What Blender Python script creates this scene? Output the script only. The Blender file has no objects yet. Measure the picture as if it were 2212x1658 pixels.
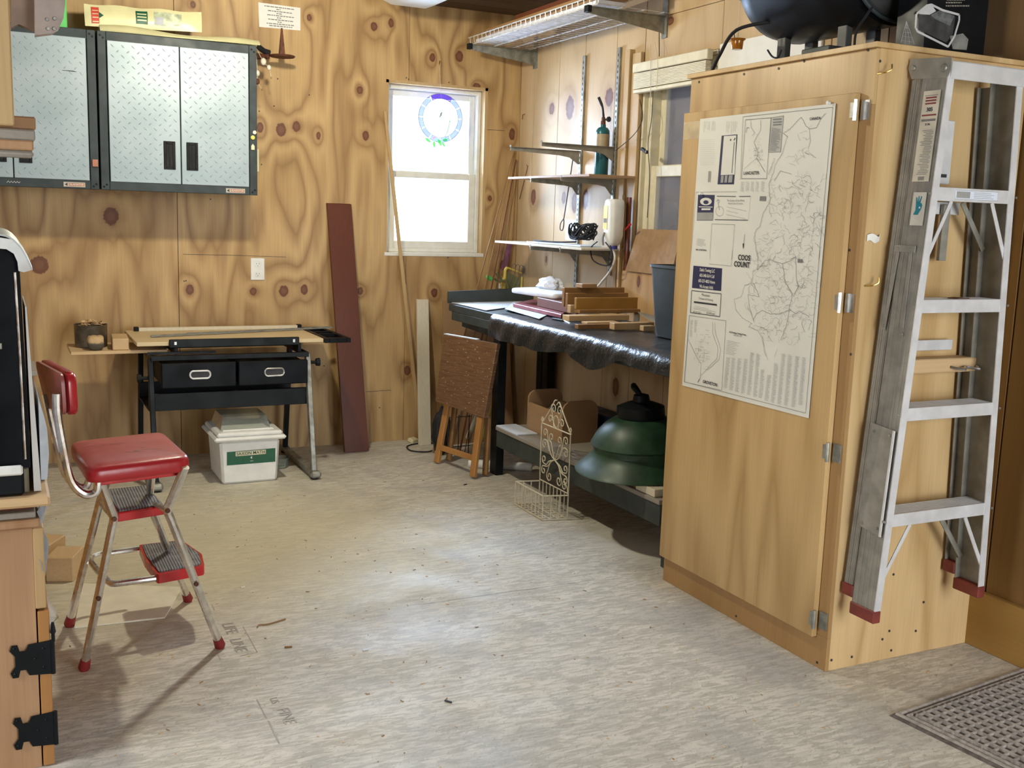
import bpy, bmesh, math, random
from mathutils import Vector, Matrix
random.seed(7)
C = bpy.context.scene.collection
sc = bpy.context.scene
PI = math.pi

# ------------------------------------------------------------------ camera
FOC, CX, CY, CAMH = 2280.13, 1106.0, 829.0, 1.28
RC = Matrix(((0.89919, 0.04083, -0.43566), (-0.43643, 0.15660, -0.88600), (0.03205, 0.98682, 0.15862)))
CAMP = Vector((0, 0, CAMH))
cd = bpy.data.cameras.new('camera'); cam = bpy.data.objects.new('camera', cd); C.objects.link(cam)
cd.sensor_width = 36.0; cd.sensor_fit = 'HORIZONTAL'; cd.lens = FOC / 2212 * 36.0
cd.clip_start = .05
_x = RC.col[0].normalized(); _z = RC.col[2].normalized(); _y = _z.cross(_x).normalized(); _x = _y.cross(_z)
cam.matrix_world = Matrix.Translation(CAMP) @ Matrix((_x, _y, _z)).transposed().to_4x4()
sc.camera = cam
sc.view_settings.view_transform = 'Standard'; sc.view_settings.look = 'None'
sc.view_settings.gamma = 1; sc.view_settings.use_curve_mapping = False
sc.view_settings.exposure = 0.0
sc.cycles.use_denoising = True
sc.cycles.max_bounces = 8; sc.cycles.diffuse_bounces = 3; sc.cycles.glossy_bounces = 3
sc.cycles.transmission_bounces = 6; sc.cycles.transparent_max_bounces = 8
sc.cycles.sample_clamp_indirect = 6.0

def at(px, py, x=None, y=None, z=None):
    """point of the room seen at a pixel of the photo, on the plane x=, y= or z="""
    d = RC @ Vector(((px - CX) / FOC, -(py - CY) / FOC, -1.0))
    if x is not None: t = x / d[0]
    elif y is not None: t = y / d[1]
    else: t = (z - CAMH) / d[2]
    return CAMP + d * t

# ------------------------------------------------------------------ world and lamps
YB, XR, XL, YF, ZC = 5.515, 2.708, -1.7, -1.6, 2.37       # back wall, right wall, left wall, front wall, ceiling
w = bpy.data.worlds.new('world'); sc.world = w; w.use_nodes = True
bgn = w.node_tree.nodes['Background']; bgn.inputs[0].default_value = (0.80, 0.90, 1.0, 1); bgn.inputs[1].default_value = 3.2

def portal(name, loc, rot, sx, sy):
    l = bpy.data.lights.new(name, 'AREA'); l.shape = 'RECTANGLE'; l.size = sx; l.size_y = sy
    l.cycles.is_portal = True
    o = bpy.data.objects.new(name, l); o.location = loc; o.rotation_euler = rot; C.objects.link(o)
portal('window_daylight', (2.22, YB + .13, 1.5), (-PI / 2, 0, 0), .56, .92)
portal('window_daylight', (XR + .13, 3.96, 1.5), (0, PI / 2, 0), .92, .56)
portal('doorway_daylight', (1.95, YF - .02, 1.03), (PI / 2, 0, 0), 1.4, 2.06)

def lamp(name, kind, loc, energy, col, **k):
    l = bpy.data.lights.new(name, kind); l.energy = energy; l.color = col
    for a, v in k.items(): setattr(l, a, v)
    o = bpy.data.objects.new(name, l); o.location = loc; C.objects.link(o); return o
# bare ceiling bulb above the floor (out of frame), and daylight flooding in through the open door behind the camera
lamp('ceiling_bulb_light', 'POINT', (1.0, 4.0, 2.22), 74, (1.0, .93, .73), shadow_soft_size=.05)
dl = lamp('doorway_daylight_light', 'AREA', (1.85, YF - .30, 1.25), 118, (.93, .97, 1.0), shape='RECTANGLE', size=1.7, size_y=2.0)
dl.rotation_euler = (PI / 2 , 0, 0)
ll = lamp('left_fill_light', 'AREA', (XL - .35, 1.9, 1.6), 78, (.95, .97, 1.0), shape='RECTANGLE', size=1.5, size_y=1.2)  # added fill from the left to brighten the cupboard door and map
ll.rotation_euler = (0, -PI / 2, 0)
wl = lamp('window_sky_light', 'AREA', (2.22, YB + .45, 1.75), 190, (.58, .76, 1.0), shape='RECTANGLE', size=.9, size_y=1.1)
wl.rotation_euler = (-PI / 2 + math.radians(25), 0, 0)

# ------------------------------------------------------------------ helpers
MAT = {}
def wloc(o):
    v = Vector((0, 0, 0))
    while o is not None: v += o.location; o = o.parent
    return v
def tag(o, label=None, cat=None, group=None, kind=None):
    if label: o['label'] = label
    if cat: o['category'] = cat
    if group: o['group'] = group
    if kind: o['kind'] = kind
    return o
def thing(name, label, cat, loc=(0, 0, 0), group=None):
    o = bpy.data.objects.new(name, None); o.empty_display_size = .05; C.objects.link(o); o.location = loc
    return tag(o, label, cat, group)
def structure(name, loc=(0, 0, 0)):
    o = bpy.data.objects.new(name, None); o.empty_display_size = .05; C.objects.link(o); o.location = loc
    o['kind'] = 'structure'; return o

class G:
    def __init__(s): s.bm = bmesh.new()
    def hexa(s, p, b=0.0):
        vs = [s.bm.verts.new(q) for q in p]
        fs = [s.bm.faces.new([vs[i] for i in f]) for f in ((0, 3, 2, 1), (4, 5, 6, 7), (0, 1, 5, 4), (1, 2, 6, 5), (2, 3, 7, 6), (3, 0, 4, 7))]
        if b > 0:
            es = list({e for f in fs for e in f.edges})
            bmesh.ops.bevel(s.bm, geom=es, offset=b, segments=1, affect='EDGES')
        return s
    def box(s, x0, x1, y0, y1, z0, z1, b=0.0):
        x0, x1 = sorted((x0, x1)); y0, y1 = sorted((y0, y1)); z0, z1 = sorted((z0, z1))
        return s.hexa([(x0, y0, z0), (x1, y0, z0), (x1, y1, z0), (x0, y1, z0), (x0, y0, z1), (x1, y0, z1), (x1, y1, z1), (x0, y1, z1)], b)
    def ob(s, c, size, rot=(0, 0, 0), b=0.0):
        R = Matrix(rot) if not isinstance(rot, tuple) else None
        if R is None:
            from mathutils import Euler
            R = Euler(rot).to_matrix()
        c = Vector(c); h = Vector(size) / 2
        pts = [c + R @ Vector((a * h.x, bb * h.y, cc * h.z)) for cc in (-1, 1) for a, bb in ((-1, -1), (1, -1), (1, 1), (-1, 1))]
        return s.hexa(pts, b)
    def beam(s, p0, p1, wd, th, up=(0, 0, 1), b=0.0):
        """bar from p0 to p1, wd across (perp. to up), th along up"""
        p0, p1 = Vector(p0), Vector(p1); d = (p1 - p0).normalized(); u = Vector(up)
        a = d.cross(u).normalized(); u = a.cross(d).normalized()
        q = []
        for p in (p0, p1):
            q += [p - a * wd / 2 - u * th / 2, p + a * wd / 2 - u * th / 2, p + a * wd / 2 + u * th / 2, p - a * wd / 2 + u * th / 2]
        return s.hexa(q, b)
    def tube(s, pts, r, n=8, closed=False, caps=True):
        pts = [Vector(p) for p in pts]; m = len(pts)
        rs = r if isinstance(r, (list, tuple)) else [r] * m
        T = []
        for i in range(m):
            a = pts[i - 1] if (i or closed) else pts[i]; c = pts[(i + 1) % m] if (i < m - 1 or closed) else pts[i]
            T.append((c - a).normalized() if (c - a).length > 1e-9 else Vector((0, 0, 1)))
        nrm = T[0].orthogonal().normalized(); rings = []
        for i in range(m):
            if i: nrm = (nrm - T[i] * nrm.dot(T[i])); nrm = nrm.normalized() if nrm.length > 1e-6 else T[i].orthogonal().normalized()
            bi = T[i].cross(nrm)
            rings.append([s.bm.verts.new(pts[i] + (nrm * math.cos(k * 2 * PI / n) + bi * math.sin(k * 2 * PI / n)) * rs[i]) for k in range(n)])
        for i in range(m if closed else m - 1):
            A, B = rings[i], rings[(i + 1) % m]
            for k in range(n): s.bm.faces.new((A[k], A[(k + 1) % n], B[(k + 1) % n], B[k]))
        if caps and not closed:
            s.bm.faces.new(rings[0][::-1]); s.bm.faces.new(rings[-1])
        return s
    def lathe(s, prof, c=(0, 0, 0), n=32, R=None, cap=(True, True)):
        c = Vector(c); R = R or Matrix.Identity(3); rings = []
        for r, z in prof:
            rings.append([s.bm.verts.new(c + R @ Vector((r * math.cos(k * 2 * PI / n), r * math.sin(k * 2 * PI / n), z))) for k in range(n)])
        for A, B in zip(rings, rings[1:]):
            for k in range(n): s.bm.faces.new((A[k], A[(k + 1) % n], B[(k + 1) % n], B[k]))
        if cap[0]: s.bm.faces.new(rings[0][::-1])
        if cap[1]: s.bm.faces.new(rings[-1])
        return s
    def prism(s, poly, vec):
        poly = [Vector(p) for p in poly]; v = Vector(vec)
        a = [s.bm.verts.new(p) for p in poly]; b = [s.bm.verts.new(p + v) for p in poly]; n = len(a)
        s.bm.faces.new(a[::-1]); s.bm.faces.new(b)
        for i in range(n): s.bm.faces.new((a[i], a[(i + 1) % n], b[(i + 1) % n], b[i]))
        return s
    def quad(s, *p):
        s.bm.faces.new([s.bm.verts.new(q) for q in p]); return s
    def grid(s, f, nu, nv, th=0.0):
        """surface f(u,v); with a thickness it becomes a closed sheet"""
        P = [[Vector(f(i / nu, j / nv)) for j in range(nv + 1)] for i in range(nu + 1)]
        V = [[s.bm.verts.new(p) for p in r] for r in P]
        fs = [s.bm.faces.new((V[i][j], V[i + 1][j], V[i + 1][j + 1], V[i][j + 1])) for i in range(nu) for j in range(nv)]
        if th:
            bmesh.ops.recalc_face_normals(s.bm, faces=fs)
            bmesh.ops.solidify(s.bm, geom=fs, thickness=th)
        return s
    def build(s, name, mat, parent=None, label=None, kind=None, ang=35, flat=False):
        bm = s.bm
        bmesh.ops.recalc_face_normals(bm, faces=bm.faces)
        xs = [v.co.x for v in bm.verts]; ys = [v.co.y for v in bm.verts]; zs = [v.co.z for v in bm.verts]
        base = Vector(((min(xs) + max(xs)) / 2, (min(ys) + max(ys)) / 2, min(zs)))
        bmesh.ops.translate(bm, verts=bm.verts, vec=-base)
        me = bpy.data.meshes.new(name); bm.to_mesh(me); bm.free()
        if not flat:
            me.polygons.foreach_set('use_smooth', [True] * len(me.polygons)); me.set_sharp_from_angle(angle=math.radians(ang))
        me.materials.append(mat)
        o = bpy.data.objects.new(name, me); C.objects.link(o)
        if parent is not None: o.parent = parent; o.location = base - wloc(parent)
        else: o.location = base
        if label: o['label'] = label
        if kind: o['kind'] = kind
        return o

def smooth(pts, k=6, closed=False):
    P = [Vector(p) for p in pts]; n = len(P); out = []
    for i in range(n if closed else n - 1):
        if closed: a, b, c, d = P[i - 1], P[i], P[(i + 1) % n], P[(i + 2) % n]
        else: a, b, c, d = P[max(i - 1, 0)], P[i], P[i + 1], P[min(i + 2, n - 1)]
        for j in range(k):
            t = j / k
            out.append(.5 * ((2 * b) + (c - a) * t + (2 * a - 5 * b + 4 * c - d) * t * t + (3 * b - a - 3 * c + d) * t ** 3))
    if not closed: out.append(P[-1])
    return out

def text(s, o, right, up, size, mat, parent, name='lettering', align='CENTER', bold=0.0, sx=1.0):
    cu = bpy.data.curves.new('t', 'FONT'); cu.body = s; cu.size = size; cu.align_x = align; cu.align_y = 'CENTER'
    cu.offset = bold; cu.extrude = 0.0; cu.resolution_u = 2
    t = bpy.data.objects.new('t', cu); C.objects.link(t)
    bpy.context.view_layer.update()
    me = bpy.data.meshes.new_from_object(t.evaluated_get(bpy.context.evaluated_depsgraph_get()))
    bpy.data.objects.remove(t)
    r, u = Vector(right).normalized(), Vector(up).normalized(); nrm = r.cross(u)
    for v in me.vertices: v.co = r * v.co.x * sx + u * v.co.y + nrm * v.co.z
    me.materials.clear(); me.materials.append(mat); me.name = name
    ob = bpy.data.objects.new(name, me); C.objects.link(ob); ob.parent = parent; ob.location = Vector(o) - wloc(parent)
    return ob
# ------------------------------------------------------------------ materials
class N:
    def __init__(s, name):
        s.m = bpy.data.materials.new(name); s.m.use_nodes = True; s.nt = s.m.node_tree
        s.b = s.nt.nodes['Principled BSDF']; MAT[name] = s.m
    def n(s, t, ins=None, **pr):
        nd = s.nt.nodes.new(t)
        for k, v in pr.items(): setattr(nd, k, v)
        for k, v in (ins or {}).items(): s.set(nd.inputs[k], v)
        return nd
    def set(s, sock, v):
        if isinstance(v, bpy.types.NodeSocket): s.nt.links.new(v, sock)
        else: sock.default_value = (tuple(v) + (1,))[:4] if isinstance(v, (tuple, list)) and len(v) == 3 and sock.type == 'RGBA' else v
    def ma(s, op, a, b=0.0, c=0.0):
        nd = s.n('ShaderNodeMath', {0: a, 1: b, 2: c}, operation=op); return nd.outputs[0]
    def vm(s, op, a, b=(0, 0, 0)):
        nd = s.n('ShaderNodeVectorMath', {0: a, 1: b}, operation=op)
        return nd.outputs['Value'] if op in ('LENGTH', 'DISTANCE', 'DOT_PRODUCT') else nd.outputs[0]
    def mix(s, f, a, b, mode='MIX'):
        nd = s.n('ShaderNodeMix', {0: f}, data_type='RGBA', blend_type=mode)
        s.set(nd.inputs[6], a); s.set(nd.inputs[7], b); return nd.outputs[2]
    def obj(s): return s.n('ShaderNodeTexCoord').outputs['Object']
    def world(s): return s.n('ShaderNodeNewGeometry').outputs['Position']
    def rnd(s): return s.n('ShaderNodeObjectInfo').outputs['Random']
    def noise(s, v, sc_, det=3, dist=0.0, rough=.5):
        return s.n('ShaderNodeTexNoise', {'Vector': v, 'Scale': sc_, 'Detail': det, 'Distortion': dist, 'Roughness': rough}).outputs[0]
    def mapr(s, v, a, b, c=0.0, d=1.0, sm=True):
        return s.n('ShaderNodeMapRange', {0: v, 1: a, 2: b, 3: c, 4: d}, interpolation_type='SMOOTHSTEP' if sm else 'LINEAR').outputs[0]
    def bump(s, h, st=.2, d=.01):
        s.set(s.b.inputs['Normal'], s.n('ShaderNodeBump', {'Height': h, 'Strength': st, 'Distance': d}).outputs[0])
    def fin(s, col=None, rough=None, metal=None, spec=None, **k):
        if col is not None: s.set(s.b.inputs['Base Color'], col)
        if rough is not None: s.set(s.b.inputs['Roughness'], rough)
        if metal is not None: s.set(s.b.inputs['Metallic'], metal)
        if spec is not None: s.set(s.b.inputs['Specular IOR Level'], spec)
        for kk, v in k.items(): s.set(s.b.inputs[kk], v)
        return s.m

def plain(name, col, rough=.5, metal=0.0, var=.12, scale=18, bump=0.0, spec=.5, **k):
    """painted / plastic / metal surface with faint mottling and wear"""
    s = N(name); v = s.vm('ADD', s.obj(), s.n('ShaderNodeCombineXYZ', {0: s.ma('MULTIPLY', s.rnd(), 20)}).outputs[0])
    n = s.noise(v, scale, 4)
    dk = tuple(c * (1 - var) for c in col); lt = tuple(min(1, c * (1 + var)) for c in col)
    c = s.mix(s.mapr(n, .3, .7), dk, lt)
    r = s.mapr(s.noise(v, scale * .6, 2), .3, .7, max(.02, rough - .08), min(1, rough + .08))
    if bump: s.bump(n, bump, .003)
    return s.fin(c, r, metal, spec, **k)

def wood(name, lt, dk, axis=2, rough=.6, fig=8.0, knots=None, plane='xz', scale=1.0, fine=.12, dirt=None, spec=.35, across=None):
    """contour-line figure of sawn or peeled wood; grain runs along axis; knots = [(a,b,ra,rb)] in world coordinates of the plane"""
    s = N(name)
    if knots is not None: v0 = s.world()
    else:
        off = s.n('ShaderNodeCombineXYZ', {0: s.ma('MULTIPLY', s.rnd(), 7), 1: s.ma('MULTIPLY', s.rnd(), 31), 2: s.ma('MULTIPLY', s.rnd(), 13)}).outputs[0]
        v0 = s.vm('ADD', s.obj(), off)
    st = [3.2 * scale] * 3; st[axis] = .55 * scale
    f = s.ma('MULTIPLY', s.noise(s.vm('MULTIPLY', v0, tuple(st)), 1.0, 3, .15, .45), fig)
    kd = None
    for (a, b, ra, rb) in knots or []:
        ctr = (a, 0, b) if plane == 'xz' else (0, a, b)
        mul = (1 / ra, 0, 1 / rb) if plane == 'xz' else (0, 1 / ra, 1 / rb)
        d = s.vm('LENGTH', s.vm('MULTIPLY', s.vm('SUBTRACT', v0, ctr), mul))
        bu = s.ma('DIVIDE', 3.2, s.ma('MULTIPLY_ADD', s.ma('MULTIPLY', d, d), .22, 1.0))
        f = s.ma('ADD', f, bu); kd = d if kd is None else s.ma('MINIMUM', kd, d)
    p = s.ma('PINGPONG', f, 1.0); p = s.ma('POWER', p, 1.7)
    fs = [150.0 * scale] * 3; fs[axis] = 5.0 * scale
    g = s.noise(s.vm('MULTIPLY', v0, tuple(fs)), 1.0, 2)
    big = s.noise(v0, 2.2, 3)
    col = s.mix(s.ma('MULTIPLY', p, .75), lt, dk)
    col = s.mix(s.mapr(g, .35, .75, 0, fine), col, tuple(c * .35 for c in dk))
    col = s.mix(s.mapr(big, .35, .7, 0, .35), col, tuple((a * .55 + b * .45) * .88 for a, b in zip(lt, dk)))
    if dirt:
        dn = s.noise(v0, dirt[1], 5, 0, .65); col = s.mix(s.mapr(dn, .5, .75, 0, dirt[2]), col, dirt[0])
    if kd is not None:
        kn = s.ma('ADD', kd, s.ma('MULTIPLY', s.ma('SUBTRACT', s.noise(v0, 60, 2), .5), .5))
        col = s.mix(s.mapr(kn, 2.6, .9, 0, .40), col, (.26, .12, .045))
        col = s.mix(s.mapr(kn, 1.05, .85), col, (.150, .058, .028))
        col = s.mix(s.mapr(kn, .7, .3, 0, .45), col, (.24, .11, .06))
    s.bump(g, .08, .002)
    return s.fin(col, s.mapr(big, .3, .7, rough - .07, rough + .07), 0, spec)

BK = [(240,467,.037,.045),(85,572,.042,.045),(410,625,.02,.026),(547,629,.018,.022),(613,628,.026,.032),(657,625,.02,.028),(778,628,.018,.022),
      (938,632,.021,.026),(607,280,.027,.036),(640,273,.022,.028),(688,293,.012,.022),(790,293,.019,.027),(777,195,.017,.022),(808,57,.02,.024),
      (845,50,.016,.024),(934,124,.017,.024),(992,122,.024,.032),(1030,186,.024,.018),(1106,290,.02,.034),(1086,573,.02,.03),(562,275,.018,.028),
      (417,10,.014,.018),(668,38,.013,.018),(1058,428,.013,.016),(300,1010,.02,.02),(880,800,.02,.03)]
KB = []
for px, py, ra, rb in BK:
    p = at(px, py, y=YB); KB.append((round(p.x, 3), round(p.z, 3), ra, rb))
KR = []
for px, py, ra, rb in [(1192,235,.03,.032),(1231,232,.045,.062),(1316,210,.038,.045),(1218,427,.024,.034),(1241,437,.03,.055),(1152,425,.03,.045),(1265,430,.03,.055),(1358,195,.03,.055),(1180,560,.012,.02),
                       (1448,45,.03,.02),(1330,835,.03,.05)]:
    p = at(px, py, x=XR); KR.append((round(p.y, 3), round(p.z, 3), ra, rb))
ply_wall = wood('plywood_wall', (.58, .385, .175), (.235, .115, .038), 2, .5, 17.0, KB, 'xz')
pine_wall = wood('pine_board_wall', (.63, .46, .265), (.47, .32, .165), 2, .55, 5.0, KR, 'yz')
ply_pantry = wood('birch_plywood', (.60, .405, .185), (.36, .215, .075), 2, .42, 12.0, fine=.1, spec=.45)
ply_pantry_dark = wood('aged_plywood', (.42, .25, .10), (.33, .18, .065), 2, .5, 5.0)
ply_side = wood('pale_plywood', (.70, .49, .245), (.45, .275, .105), 2, .45, 12.0, fine=.1)
ply_edge = wood('plywood_edge', (.55, .38, .2), (.40, .26, .13), 1, .6, 4.0)
dark_wall = wood('brown_shaded_board', (.27, .145, .04), (.20, .10, .028), 2, .6, 6.0)  # dark brown boards, part of the darkness is shade put into the colour
skirt_wood = wood('orange_skirting_wood', (.42, .24, .06), (.32, .17, .04), 1, .6, 6.0)
ceil_wood = wood('ceiling_board', (.10, .058, .028), (.065, .036, .016), 0, .8, 5.0)
pine = wood('fresh_pine', (.70, .50, .28), (.58, .38, .19), 0, .55, 5.0)
pine_y = wood('fresh_pine_lengthwise', (.70, .50, .28), (.56, .36, .18), 1, .55, 5.0)
pine_v = wood('upright_pine', (.56, .39, .19), (.42, .26, .11), 2, .55, 5.0)
brown_y = wood('brown_offcut', (.36, .20, .08), (.25, .13, .045), 1, .55, 6.0)
grey_wood = wood('greyed_wood', (.36, .33, .28), (.24, .21, .17), 1, .75, 5.0)
orange_leg = wood('varnished_leg_wood', (.50, .25, .08), (.36, .16, .045), 2, .38, 6.0)
cab_ply = wood('fir_plywood', (.48, .29, .155), (.28, .135, .06), 2, .55, 9.0)
red_board_m = wood('red_brown_board', (.12, .028, .010), (.08, .017, .006), 2, .45, 4.0, fine=.2)
white_board_m = wood('whitewashed_board', (.72, .66, .52), (.66, .58, .43), 2, .6, 3.0)
tan_card = plain('cardboard', (.36, .225, .12), .85, var=.1, scale=30)
crate_w = wood('crate_plywood', (.42, .26, .14), (.33, .19, .09), 1, .55, 4.0)
dark_red_wood = wood('mahogany_stain', (.16, .045, .02), (.10, .028, .012), 2, .5, 4.0)
table_top_m = wood('maple_board', (.68, .54, .32), (.62, .47, .26), 0, .45, 3.0, fine=.06)

charcoal = plain('charcoal_painted_steel', (.036, .048, .052), .5, .0, .15, spec=.3)
black_m = plain('black_painted_steel', (.004, .006, .008), .45, .0, .2, spec=.22)
black_gloss = plain('black_gloss_enamel', (.003, .004, .006), .42, 0, .2, spec=.14)
black_matte = plain('black_plastic', (.006, .007, .008), .6, 0, .2, spec=.25)
black_rubber = plain('black_rubber', (.01, .01, .012), .75, 0, .2)
chrome = plain('worn_chrome', (.78, .77, .75), .28, 1.0, .12, 40)
steel = plain('zinc_steel', (.50, .50, .48), .38, .9, .2, 30)
dull_steel = plain('dull_steel_bracket', (.30, .30, .26), .5, .6, .25, 30)
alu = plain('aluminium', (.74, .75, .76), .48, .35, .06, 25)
alu_dusty_shaded = plain('dusty_shaded_aluminium', (.27, .255, .215), .7, .1, .16, 22)  # dust plus the shade on the ladder's side faces, both in the colour
white_pl = plain('white_plastic', (.78, .78, .74), .4, 0, .05)
white_vinyl = plain('white_window_vinyl', (.78, .77, .70), .4, 0, .05)
cream_vinyl = plain('cream_window_frame', (.72, .66, .48), .5, 0, .07)
paper = plain('white_paper', (.80, .79, .74), .7, 0, .03)
map_paper = plain('map_paper', (.74, .73, .65), .55, 0, .035, 6)
bluish_paper = plain('pale_paper', (.70, .76, .86), .6, 0, .04)
ink = plain('dark_ink', (.03, .03, .035), .6, 0, .1)
ink_grey = plain('grey_ink', (.33, .33, .31), .7, 0, .1)
ink_mid = plain('mid_grey_ink', (.20, .20, .19), .7, 0, .1)
navy = plain('navy_print', (.020, .020, .075), .6, 0, .1)
red_v = plain('red_vinyl', (.42, .020, .028), .32, 0, .15, 10)
red_metal = plain('red_enamel', (.50, .022, .025), .25, 0, .1)
red_rubber = plain('red_rubber_tip', (.26, .02, .02), .55, 0, .15)
brick_rubber = plain('dark_red_ladder_foot', (.20, .035, .025), .6, 0, .2)
grey_board = plain('grey_painted_wood', (.050, .060, .056), .6, 0, .15, 14, spec=.3)
green_print = plain('green_label', (.012, .10, .05), .5, 0, .08)
green_enamel = plain('green_enamel', (.018, .055, .027), .42, 0, .30, 14)
teal_can = plain('teal_cylinder_paint', (.012, .11, .135), .3, 0, .12)
yellow_pl = plain('yellow_plastic', (.75, .60, .12), .5, 0, .1)
cream_wire = plain('cream_wire_enamel', (.66, .60, .44), .45, 0, .12, 40)
green_pl = plain('bright_green_plastic', (.10, .55, .12), .5, 0, .1)
olive_m = plain('olive_metal', (.20, .21, .10), .6, .2, .2)
grey_pl = plain('blue_grey_plastic', (.045, .060, .075), .45, 0, .12)
dust_card = plain('dusty_fibre_card', (.80, .76, .61), .8, 0, .05)
rust = plain('rusty_iron', (.13, .045, .025), .75, .2, .3, 60)
cloth_w = plain('white_cloth', (.78, .80, .86), .85, 0, .08)
foil = plain('silver_cover', (.70, .72, .70), .35, .6, .1)
maroon_book = plain('maroon_cover', (.23, .045, .05), .5, 0, .12)
brown_print = plain('orange_brown_print', (.42, .17, .10), .6, 0, .12)
red_print = plain('red_print', (.55, .06, .04), .6, 0, .1)
bag_y = plain('pale_yellow_bag', (.74, .70, .40), .35, 0, .08, 8)
mat_base = plain('dark_mat_rubber', (.12, .10, .085), .9, 0, .3, 60)
mat_rubber = plain('dusty_rubber_mat', (.36, .32, .28), .85, 0, .25, 60, .3)
teal_ink = plain('teal_print', (.01, .22, .30), .5, 0, .05)
blue_cap = plain('blue_cap', (.05, .05, .35), .4, 0, .1)
blue_tote = plain('dark_blue_plastic', (.02, .035, .09), .5, 0, .1)
brass = plain('brass', (.6, .42, .12), .3, 1.0, .1)
purple_print = plain('purple_print', (.25, .10, .18), .6, 0, .2)
leaf = plain('green_glass', (.10, .45, .10), .3, 0, .3)
cover_sheet = plain('bench_liner', (.10, .115, .12), .38, 0, .25, 8)
cream_pl = plain('cream_plate', (.72, .66, .42), .45, 0, .05)
stone_m = plain('pale_stone', (.75, .70, .58), .5, 0, .1)

# worn black cloth/vinyl sheet over the bench: glossy with crinkles and dust specks
s = N('black_vinyl_sheet'); v = s.obj()
sp = s.mapr(s.noise(v, 160, 2), .64, .70); du = s.mapr(s.noise(v, 6, 4), .4, .75, 0, .22)
c = s.mix(s.ma('MULTIPLY', du, s.mapr(s.n('ShaderNodeSeparateXYZ', {0: s.n('ShaderNodeNewGeometry').outputs['Normal']}).outputs[2], .6, .95, .15, 1)), (.012, .016, .02), (.22, .23, .22)); c = s.mix(s.ma('MULTIPLY', sp, .35), c, (.35, .33, .28))
s.bump(s.ma('ADD', s.noise(v, 14, 4), s.ma('MULTIPLY', s.noise(v, 60, 3), .3)), .6, .012); vinyl = s.fin(c, .32, 0, .55)

# stool treads
s = N('ribbed_rubber'); v = s.n('ShaderNodeSeparateXYZ', {0: s.obj()}).outputs
wv = s.ma('PINGPONG', s.ma('MULTIPLY', v[0], 1.0), .004)
c = s.mix(s.mapr(wv, .0008, .003), (.05, .05, .055), (.22, .21, .21)); c = s.mix(s.mapr(s.noise(s.obj(), 25, 4), .45, .7, 0, .5), c, (.30, .30, .26))
s.bump(s.mapr(wv, .0005, .003), .5, .002); ribbed = s.fin(c, .6, 0)

# red seat with worn pinkish top
s = N('worn_red_vinyl'); v = s.obj()
z = s.n('ShaderNodeSeparateXYZ', {0: s.n('ShaderNodeNewGeometry').outputs['Normal']}).outputs[2]
wr = s.ma('MULTIPLY', s.mapr(z, .6, .95), s.mapr(s.noise(v, 9, 4), .25, .6, .35, 1))
c = s.mix(wr, (.42, .018, .024), (.50, .10, .11)); tr = s.mapr(s.noise(s.vm('MULTIPLY', v, (4, 22, 8)), 2.2, 5, .6), .66, .70)
c = s.mix(s.ma('MULTIPLY', tr, s.mapr(z, .6, .95)), c, (.12, .03, .02))
s.bump(s.noise(v, 14, 4), .25, .006); worn_red = s.fin(c, .30, 0)

# tray-table panel: brown with scratches
s = N('scratched_brown_panel'); v = s.obj()
n1 = s.noise(s.vm('MULTIPLY', v, (1, 3, 40)), 4, 4); c = s.mix(s.mapr(n1, .3, .7), (.13, .062, .028), (.20, .105, .052))
sc1 = s.mapr(s.noise(s.vm('MULTIPLY', v, (1, 40, 110)), 1.3, 3, .3), .66, .69); c = s.mix(s.ma('MULTIPLY', sc1, .85), c, (.62, .50, .34))
tray_panel = s.fin(c, .5, 0)

# floor: worn grey strand board with a yellowish zone, smears and a panel seam
s = N('strand_board_floor'); v = s.world()
tot = None
for ang, sx, sy, sc0, wt in ((1.95, 1, 4.0, 20, .5), (2.7, 1, 5, 30, .5), (1.2, 1, 4.5, 26, .5)):
    r = s.n('ShaderNodeMapping', {'Vector': v, 'Rotation': (0, 0, ang), 'Scale': (sx, sy, 1)}).outputs[0]
    r = s.vm('ADD', r, s.vm('MULTIPLY', s.n('ShaderNodeTexNoise', {'Vector': v, 'Scale': 9.0}).outputs[1], (.04, .1, 0)))
    q = s.n('ShaderNodeSeparateXYZ', {0: s.n('ShaderNodeTexVoronoi', {'Vector': r, 'Scale': float(sc0)}).outputs['Color']}).outputs[0]
    q = s.ma('MULTIPLY', q, 1 / 3); tot = q if tot is None else s.ma('ADD', tot, q)
fine = s.noise(s.vm('MULTIPLY', s.n('ShaderNodeMapping', {'Vector': v, 'Rotation': (0, 0, 2.3)}).outputs[0], (1, 2.4, 1)), 55, 4, .5, .65)
base = s.mix(s.mapr(tot, .25, .78), (.49, .455, .375), (.71, .665, .57))
sepv = s.n('ShaderNodeSeparateXYZ', {0: v}).outputs
gr = s.mapr(s.noise(v, 3.5, 6, .2, .62), .45, .66)
base = s.mix(s.ma('MULTIPLY', gr, .42), base, (.36, .345, .32))
base = s.mix(s.mapr(fine, .56, .72, 0, .55), base, (.24, .215, .19))
base = s.mix(s.mapr(fine, .42, .30, 0, .35), base, (.78, .73, .66))
def blob(cx, cy, rx, ry, jag=.7):
    d = s.vm('LENGTH', s.vm('MULTIPLY', s.vm('SUBTRACT', v, (cx, cy, 0)), (1 / rx, 1 / ry, 0)))
    return s.ma('ADD', d, s.ma('MULTIPLY', s.ma('SUBTRACT', s.noise(v, 5, 5, .3, .6), .5), jag * 2))
base = s.mix(s.mapr(blob(.75, 4.0, .95, .95), 1.3, .4, 0, .62), base, (.66, .60, .40))  # pale yellow zone with a ragged edge
base = s.mix(s.mapr(blob(2.22, 3.42, .16, .30), 1.2, .2, 0, .85), base, (.80, .78, .70))
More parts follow.
